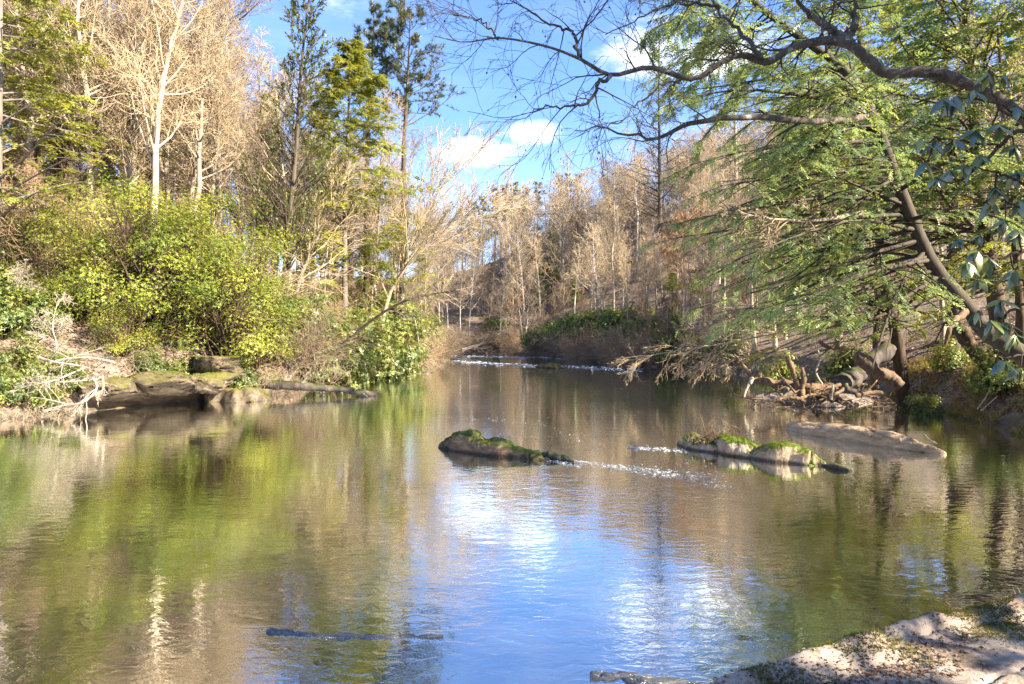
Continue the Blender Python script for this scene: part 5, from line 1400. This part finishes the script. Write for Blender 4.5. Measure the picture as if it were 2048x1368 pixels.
for i_, (a_, b_, c_) in enumerate((((1690, 775, 28.5), (1668, 790, 28.2), (1640, 800, 28.0)), ((1680, 770, 28.6), (1650, 778, 28.3), (1622, 792, 28.0)), ((1600, 795, 28.1), (1625, 790, 28.1), (1655, 795, 28.0)), ((1598, 798, 28.1), (1575, 795, 28.0), (1548, 803, 27.9)), ((1700, 778, 28.5), (1725, 770, 28.3), (1748, 775, 28.2)), ((1585, 770, 28.4), (1560, 780, 28.3), (1530, 790, 28.2)))):
    drift('driftwood_branch', 'twisted brown root spreading from the ' + ('root mass toward the water', 'root mass toward the forked snag', 'foot of the snag to the right', 'foot of the snag to the left', 'root mass toward the bank', 'low log down to the waterline')[i_], 'driftwood', [a_, b_, c_], 0.10, 0.03, 'drift', (7, 4), False, 0.35)
# gravel bar, as part of the bank
rock_thing('gravel_bar', 'low grey mud and gravel bar under the driftwood pile', [(1520, 800, 803, 3), (1570, 796, 808, 4), (1630, 792, 814, 5), (1690, 790, 815, 5), (1740, 790, 808, 4), (1790, 790, 800, 3)],
           rockmat('gravel', (0.10, 0.08, 0.065), (0.20, 0.165, 0.14), (0.31, 0.27, 0.24), 0, scale=3, wet=0.06), None, amp=0.06, fs=1.2, seed=21)[0]['category'] = 'gravel bar'
bpy.data.objects['gravel_bar'].children[0].name = 'gravel'
mb = MB()
n_ = 150
px = 1490 + 300 * rng.random(n_)
Yd = 27.2 + 3.0 * rng.random(n_)
s_ = np.stack([(px - 1024) / F * Yd, Yd, 0.08 + 0.22 * rng.random(n_) ** 2], -1)
d = unit(rng.standard_normal((n_, 3)) * [1, 0.6, 0.35])
P = np.stack([s_ + d * (u - .5) * (0.3 + 0.9 * rng.random((n_, 1))) + rng.standard_normal((n_, 3)) * 0.03 for u in np.linspace(0, 1, 4)], 1)
tubes(mb, P, np.linspace(0.016, 0.007, 4)[None] * np.ones((n_, 1)), 3)
obj('drift_twigs', mb.mesh('drift_twigs'), M['drift'], kind='stuff')
# twig clump on mid river rock
c = pt(1425, 878, 17.6)
t = thing('dead_brush', 'clump of dead brown twigs caught on the grey tan midstream rock', 'brush', c)
mb = MB()
n_ = 90
s_ = c + rng.standard_normal((n_, 3)) * [0.30, 0.12, 0.02]
d = unit(rng.standard_normal((n_, 3)) * [0.9, 0.5, 0.4] + [0.15, 0, 0.7])
P = np.stack([s_ + d * u * (0.15 + 0.4 * rng.random((n_, 1))) + rng.standard_normal((n_, 3)) * 0.02 - [0, 0, 0.06] for u in np.linspace(0, 1, 5)], 1)
tubes(mb, P, np.linspace(0.007, 0.004, 5)[None] * np.ones((n_, 1)), 4)
P2 = smoothpath([pt(1400, 872, 17.6), pt(1428, 835, 17.6), pt(1450, 845, 17.6), pt(1480, 858, 17.6)], 10)
tubes(mb, P2, np.linspace(0.012, 0.006, 10), 5)
c1, r1, _ = grow(P2[None], np.linspace(0.012, 0.006, 10)[None], 14, 0.1, 1, 0.8, lambda t, p: 0.3 * p, 5, 0.2, -0.08, 0.7, 0.004)
tubes(mb, c1, r1, 3)
obj('twigs', mb.mesh('dead_brush', c), M['drift'], t)
hero_limb('twig', 'bleached stick resting on the right end of the tan slab', 'twig', [pt(1848, 868, 17.6), pt(1860, 880, 17.4), pt(1875, 888, 17.3)], 0.02, 0.01, M['bleach'], M['bleach'], twigs=(2,), L1=0.3)

# ------------------------------------------------------------------ right bank ground cover
def bank_pts(n, pxr, Yr, dr, left=False):
    Y = Yr[0] + (Yr[1] - Yr[0]) * rng.random(n)
    px = pxr[0] + (pxr[1] - pxr[0]) * rng.random(n)
    x = (px - 1024) / F * Y
    d, l = river_sd(x, Y)
    ok = (d > dr[0]) & (d < dr[1]) & (l == left)
    x, Y = x[ok], Y[ok]
    return np.stack([x, Y, gz(x, Y)], -1)
P_ = bank_pts(36000, (1450, 2200), (18, 44), (0.6, 16))
mb = MB()
n_ = len(P_)
inst(mb, LEAF[0] * [1, 1.6, 3], LEAF[1], P_ + [0, 0, 0.02], rng.standard_normal((n_, 3)) * [1, 1, .35], Z3 + 0.6 * rng.standard_normal((n_, 3)), 0.10 * (0.5 + rng.random(n_)), rng.random(n_))
P_ = bank_pts(36000, (-60, 620), (24, 48), (0.5, 14), True)
n_ = len(P_)
inst(mb, LEAF[0] * [1, 1.6, 3], LEAF[1], P_ + [0, 0, 0.02], rng.standard_normal((n_, 3)) * [1, 1, .35], Z3 + 0.6 * rng.standard_normal((n_, 3)), 0.11 * (0.5 + rng.random(n_)), rng.random(n_))
obj('leaf_litter', mb.mesh('bank_litter'), M['dead'], kind='stuff')
P_ = bank_pts(26000, (1600, 2250), (14, 36), (-0.05, 2.3))
P_ = P_[(fbm(P_ * 0.7 + 3, 3) > 0.05)]
mb = MB()
n_ = len(P_)
inst(mb, GRASS[0], GRASS[1], P_, rng.standard_normal((n_, 3)) * [1, 1, .05], Z3 + [-0.5, -0.5, 0] + 0.3 * rng.standard_normal((n_, 3)), 0.26 * (0.5 + rng.random(n_)), np.clip(0.5 + 0.3 * rng.standard_normal(n_), 0, 1))
obj('bank_grass', mb.mesh('bank_grass'), M['grass'], kind='stuff')
for px, Y_, s, lab in ((1850, 26, 0.35, 'small bluish rhododendron low on the right bank edge'), (1640, 34, 0.5, 'rhododendron on the slope behind the driftwood snag'), (1900, 30, 0.55, 'rhododendron at the foot of the mossy broken stub'), (2010, 24, 0.6, 'rhododendron at the far right under the leaning hemlock'), (1560, 44, 0.8, 'rhododendron at the back of the cove behind the driftwood'), (1460, 56, 1.0, 'rhododendron at the waterline where the cove begins'), (1700, 40, 0.9, 'rhododendron high on the leafy slope between trunks')):
    put_shrub('rhodoA' if px % 20 else 'rhodoB', px, 0, Y_, px * 0.31, s, lab, 'rhododendrons on the right bank')

# ------------------------------------------------------------------ near rhododendron, leaves one by one
def near_leaf(seed):
    r = np.random.default_rng(seed)
    n = 9
    u = np.linspace(0, 1, n)
    wdt = 0.17 * np.sin(PI * u ** 0.8) ** 0.8 + 0.012
    drop = -0.30 * u ** 2 * (0.6 + 0.8 * r.random())
    fold = 0.10 + 0.16 * r.random()
    V = []
    for i in range(n):
        for s_ in (-1, -0.5, 0, 0.5, 1):
            V.append([u[i], s_ * wdt[i], drop[i] - fold * 0.5 * abs(s_) ** 1.5 * wdt[i] * 2 + (0.012 if s_ else 0)])
    idx = np.arange(n * 5).reshape(n, 5)
    q = np.stack([idx[:-1, :-1], idx[:-1, 1:], idx[1:, 1:], idx[1:, :-1]], -1).reshape(-1, 4)
    m_ = MB()
    m_.add(V, q, r.random())
    return m_.mesh('near_leaf')
NL = [near_leaf(s_) for s_ in range(6)]
for me in NL:
    me.materials.append(M['rhodo_near'])
def near_rhodo(label, stems, whorls, base):
    t = thing('rhododendron_shrub', label, 'shrub', base, 'rhododendron boughs at the right edge')
    w_ = MB()
    for pts, r0, r1 in stems:
        P = smoothpath([pt(*q_) for q_ in pts], 18)
        P = P + rng.standard_normal(P.shape) * 0.006
        tubes(w_, P, np.linspace(r0, r1, 18), 8)
    for (px, py, Y_, n_, L_) in whorls:
        c = pt(px, py, Y_)
        # short stalk back to the nearest stem
        pts = np.concatenate([smoothpath([pt(*q_) for q_ in s_[0]], 18) for s_ in stems])
        j = np.argmin(np.linalg.norm(pts - c, axis=1))
        P = smoothpath([pts[j], (pts[j] + c) / 2 + [0, 0, -0.03], c], 8)
        tubes(w_, P, np.linspace(0.008, 0.004, 8), 5)
        a0 = rng.random() * 6.28
        for k in range(n_):
            a_ = a0 + k * 2.4 + 0.25 * rng.standard_normal()
            el_ = -0.45 + 0.35 * rng.standard_normal() - 0.25
            X = Vector((math.cos(a_) * math.cos(el_), math.sin(a_) * math.cos(el_) * 0.8, math.sin(el_))).normalized()
            Nn = Vector((0.25 * rng.standard_normal(), -0.35 + 0.25 * rng.standard_normal(), 1)).normalized()
            Yv = Nn.cross(X).normalized()
            Nn = X.cross(Yv)
            L2_ = L_ * (0.7 + 0.55 * rng.random())
            o = bpy.data.objects.new('leaf', NL[int(rng.integers(6))])
            COL.objects.link(o)
            o.parent = t
            mt = Matrix((X, Yv, Nn)).transposed().to_4x4()
            o.matrix_local = Matrix.Translation(Vector(c - base)) @ mt @ Matrix.Diagonal((L2_, L2_, L2_, 1))
    obj('stems', w_.mesh('near_stems', base), M['brown'], t)
    return t
near_rhodo('large leaved rhododendron bough reaching in from the right edge below the arching limb',
           [([(2140, 300, 5.2), (2048, 262, 5.2), (2000, 292, 5.15), (1960, 330, 5.1), (1925, 360, 5.0)], 0.022, 0.009), ([(2140, 280, 5.2), (2048, 235, 5.2), (2010, 225, 5.15), (1985, 190, 5.1), (1978, 140, 5.1)], 0.018, 0.007), ([(2000, 292, 5.15), (1930, 282, 5.1), (1870, 275, 5.0)], 0.010, 0.006), ([(2048, 235, 5.2), (1990, 205, 5.1), (1920, 195, 5.0)], 0.010, 0.006), ([(2140, 380, 5.2), (2048, 365, 5.2), (1990, 345, 5.1), (1950, 335, 5.0)], 0.012, 0.006)],
           [(1915, 192, 5.0, 9, .13), (1950, 180, 5.05, 8, .13), (1980, 145, 5.1, 8, .13), (1888, 198, 5.0, 6, .12), (2030, 215, 5.2, 9, .14), (1842, 280, 5.0, 7, .12), (1870, 285, 5.0, 9, .13), (1910, 280, 5.05, 8, .13), (1950, 262, 5.1, 8, .13), (1960, 310, 5.05, 9, .13), (1852, 325, 4.95, 6, .11), (1900, 340, 5.0, 8, .12), (1932, 330, 5.0, 8, .13), (2030, 290, 5.2, 8, .13), (1870, 355, 4.95, 6, .10), (2035, 345, 5.2, 8, .13), (2000, 250, 5.1, 6, .12), (2010, 150, 5.2, 8, .12), (1990, 375, 5.1, 8, .12)], pt(2140, 300, 5.2))
near_rhodo('large leaved rhododendron bough hanging low at the right edge in front of the leaning trunk',
           [([(2140, 470, 5.6), (2048, 500, 5.6), (1990, 520, 5.55), (1955, 505, 5.5)], 0.016, 0.007), ([(2140, 600, 5.6), (2048, 610, 5.6), (1995, 640, 5.5), (1970, 655, 5.5)], 0.014, 0.007), ([(2140, 430, 5.6), (2060, 420, 5.6), (2000, 400, 5.5), (1975, 410, 5.4)], 0.014, 0.006), ([(2140, 690, 5.7), (2060, 705, 5.7), (2010, 715, 5.6)], 0.012, 0.006)],
           [(1935, 525, 5.45, 9, .15), (1952, 500, 5.5, 9, .15), (1975, 515, 5.5, 8, .14), (1920, 480, 5.5, 6, .12), (1960, 470, 5.5, 7, .13), (2035, 460, 5.6, 9, .15), (2010, 440, 5.5, 8, .14), (1985, 400, 5.45, 9, .15), (2000, 600, 5.5, 8, .14), (1982, 640, 5.5, 9, .15), (2012, 645, 5.5, 9, .15), (2030, 670, 5.6, 8, .14), (2030, 540, 5.6, 9, .15), (2005, 720, 5.6, 8, .14), (2040, 735, 5.7, 7, .14), (1960, 560, 5.45, 6, .13), (1955, 625, 5.5, 5, .12), (2040, 400, 5.6, 7, .13)], pt(2140, 500, 5.6))
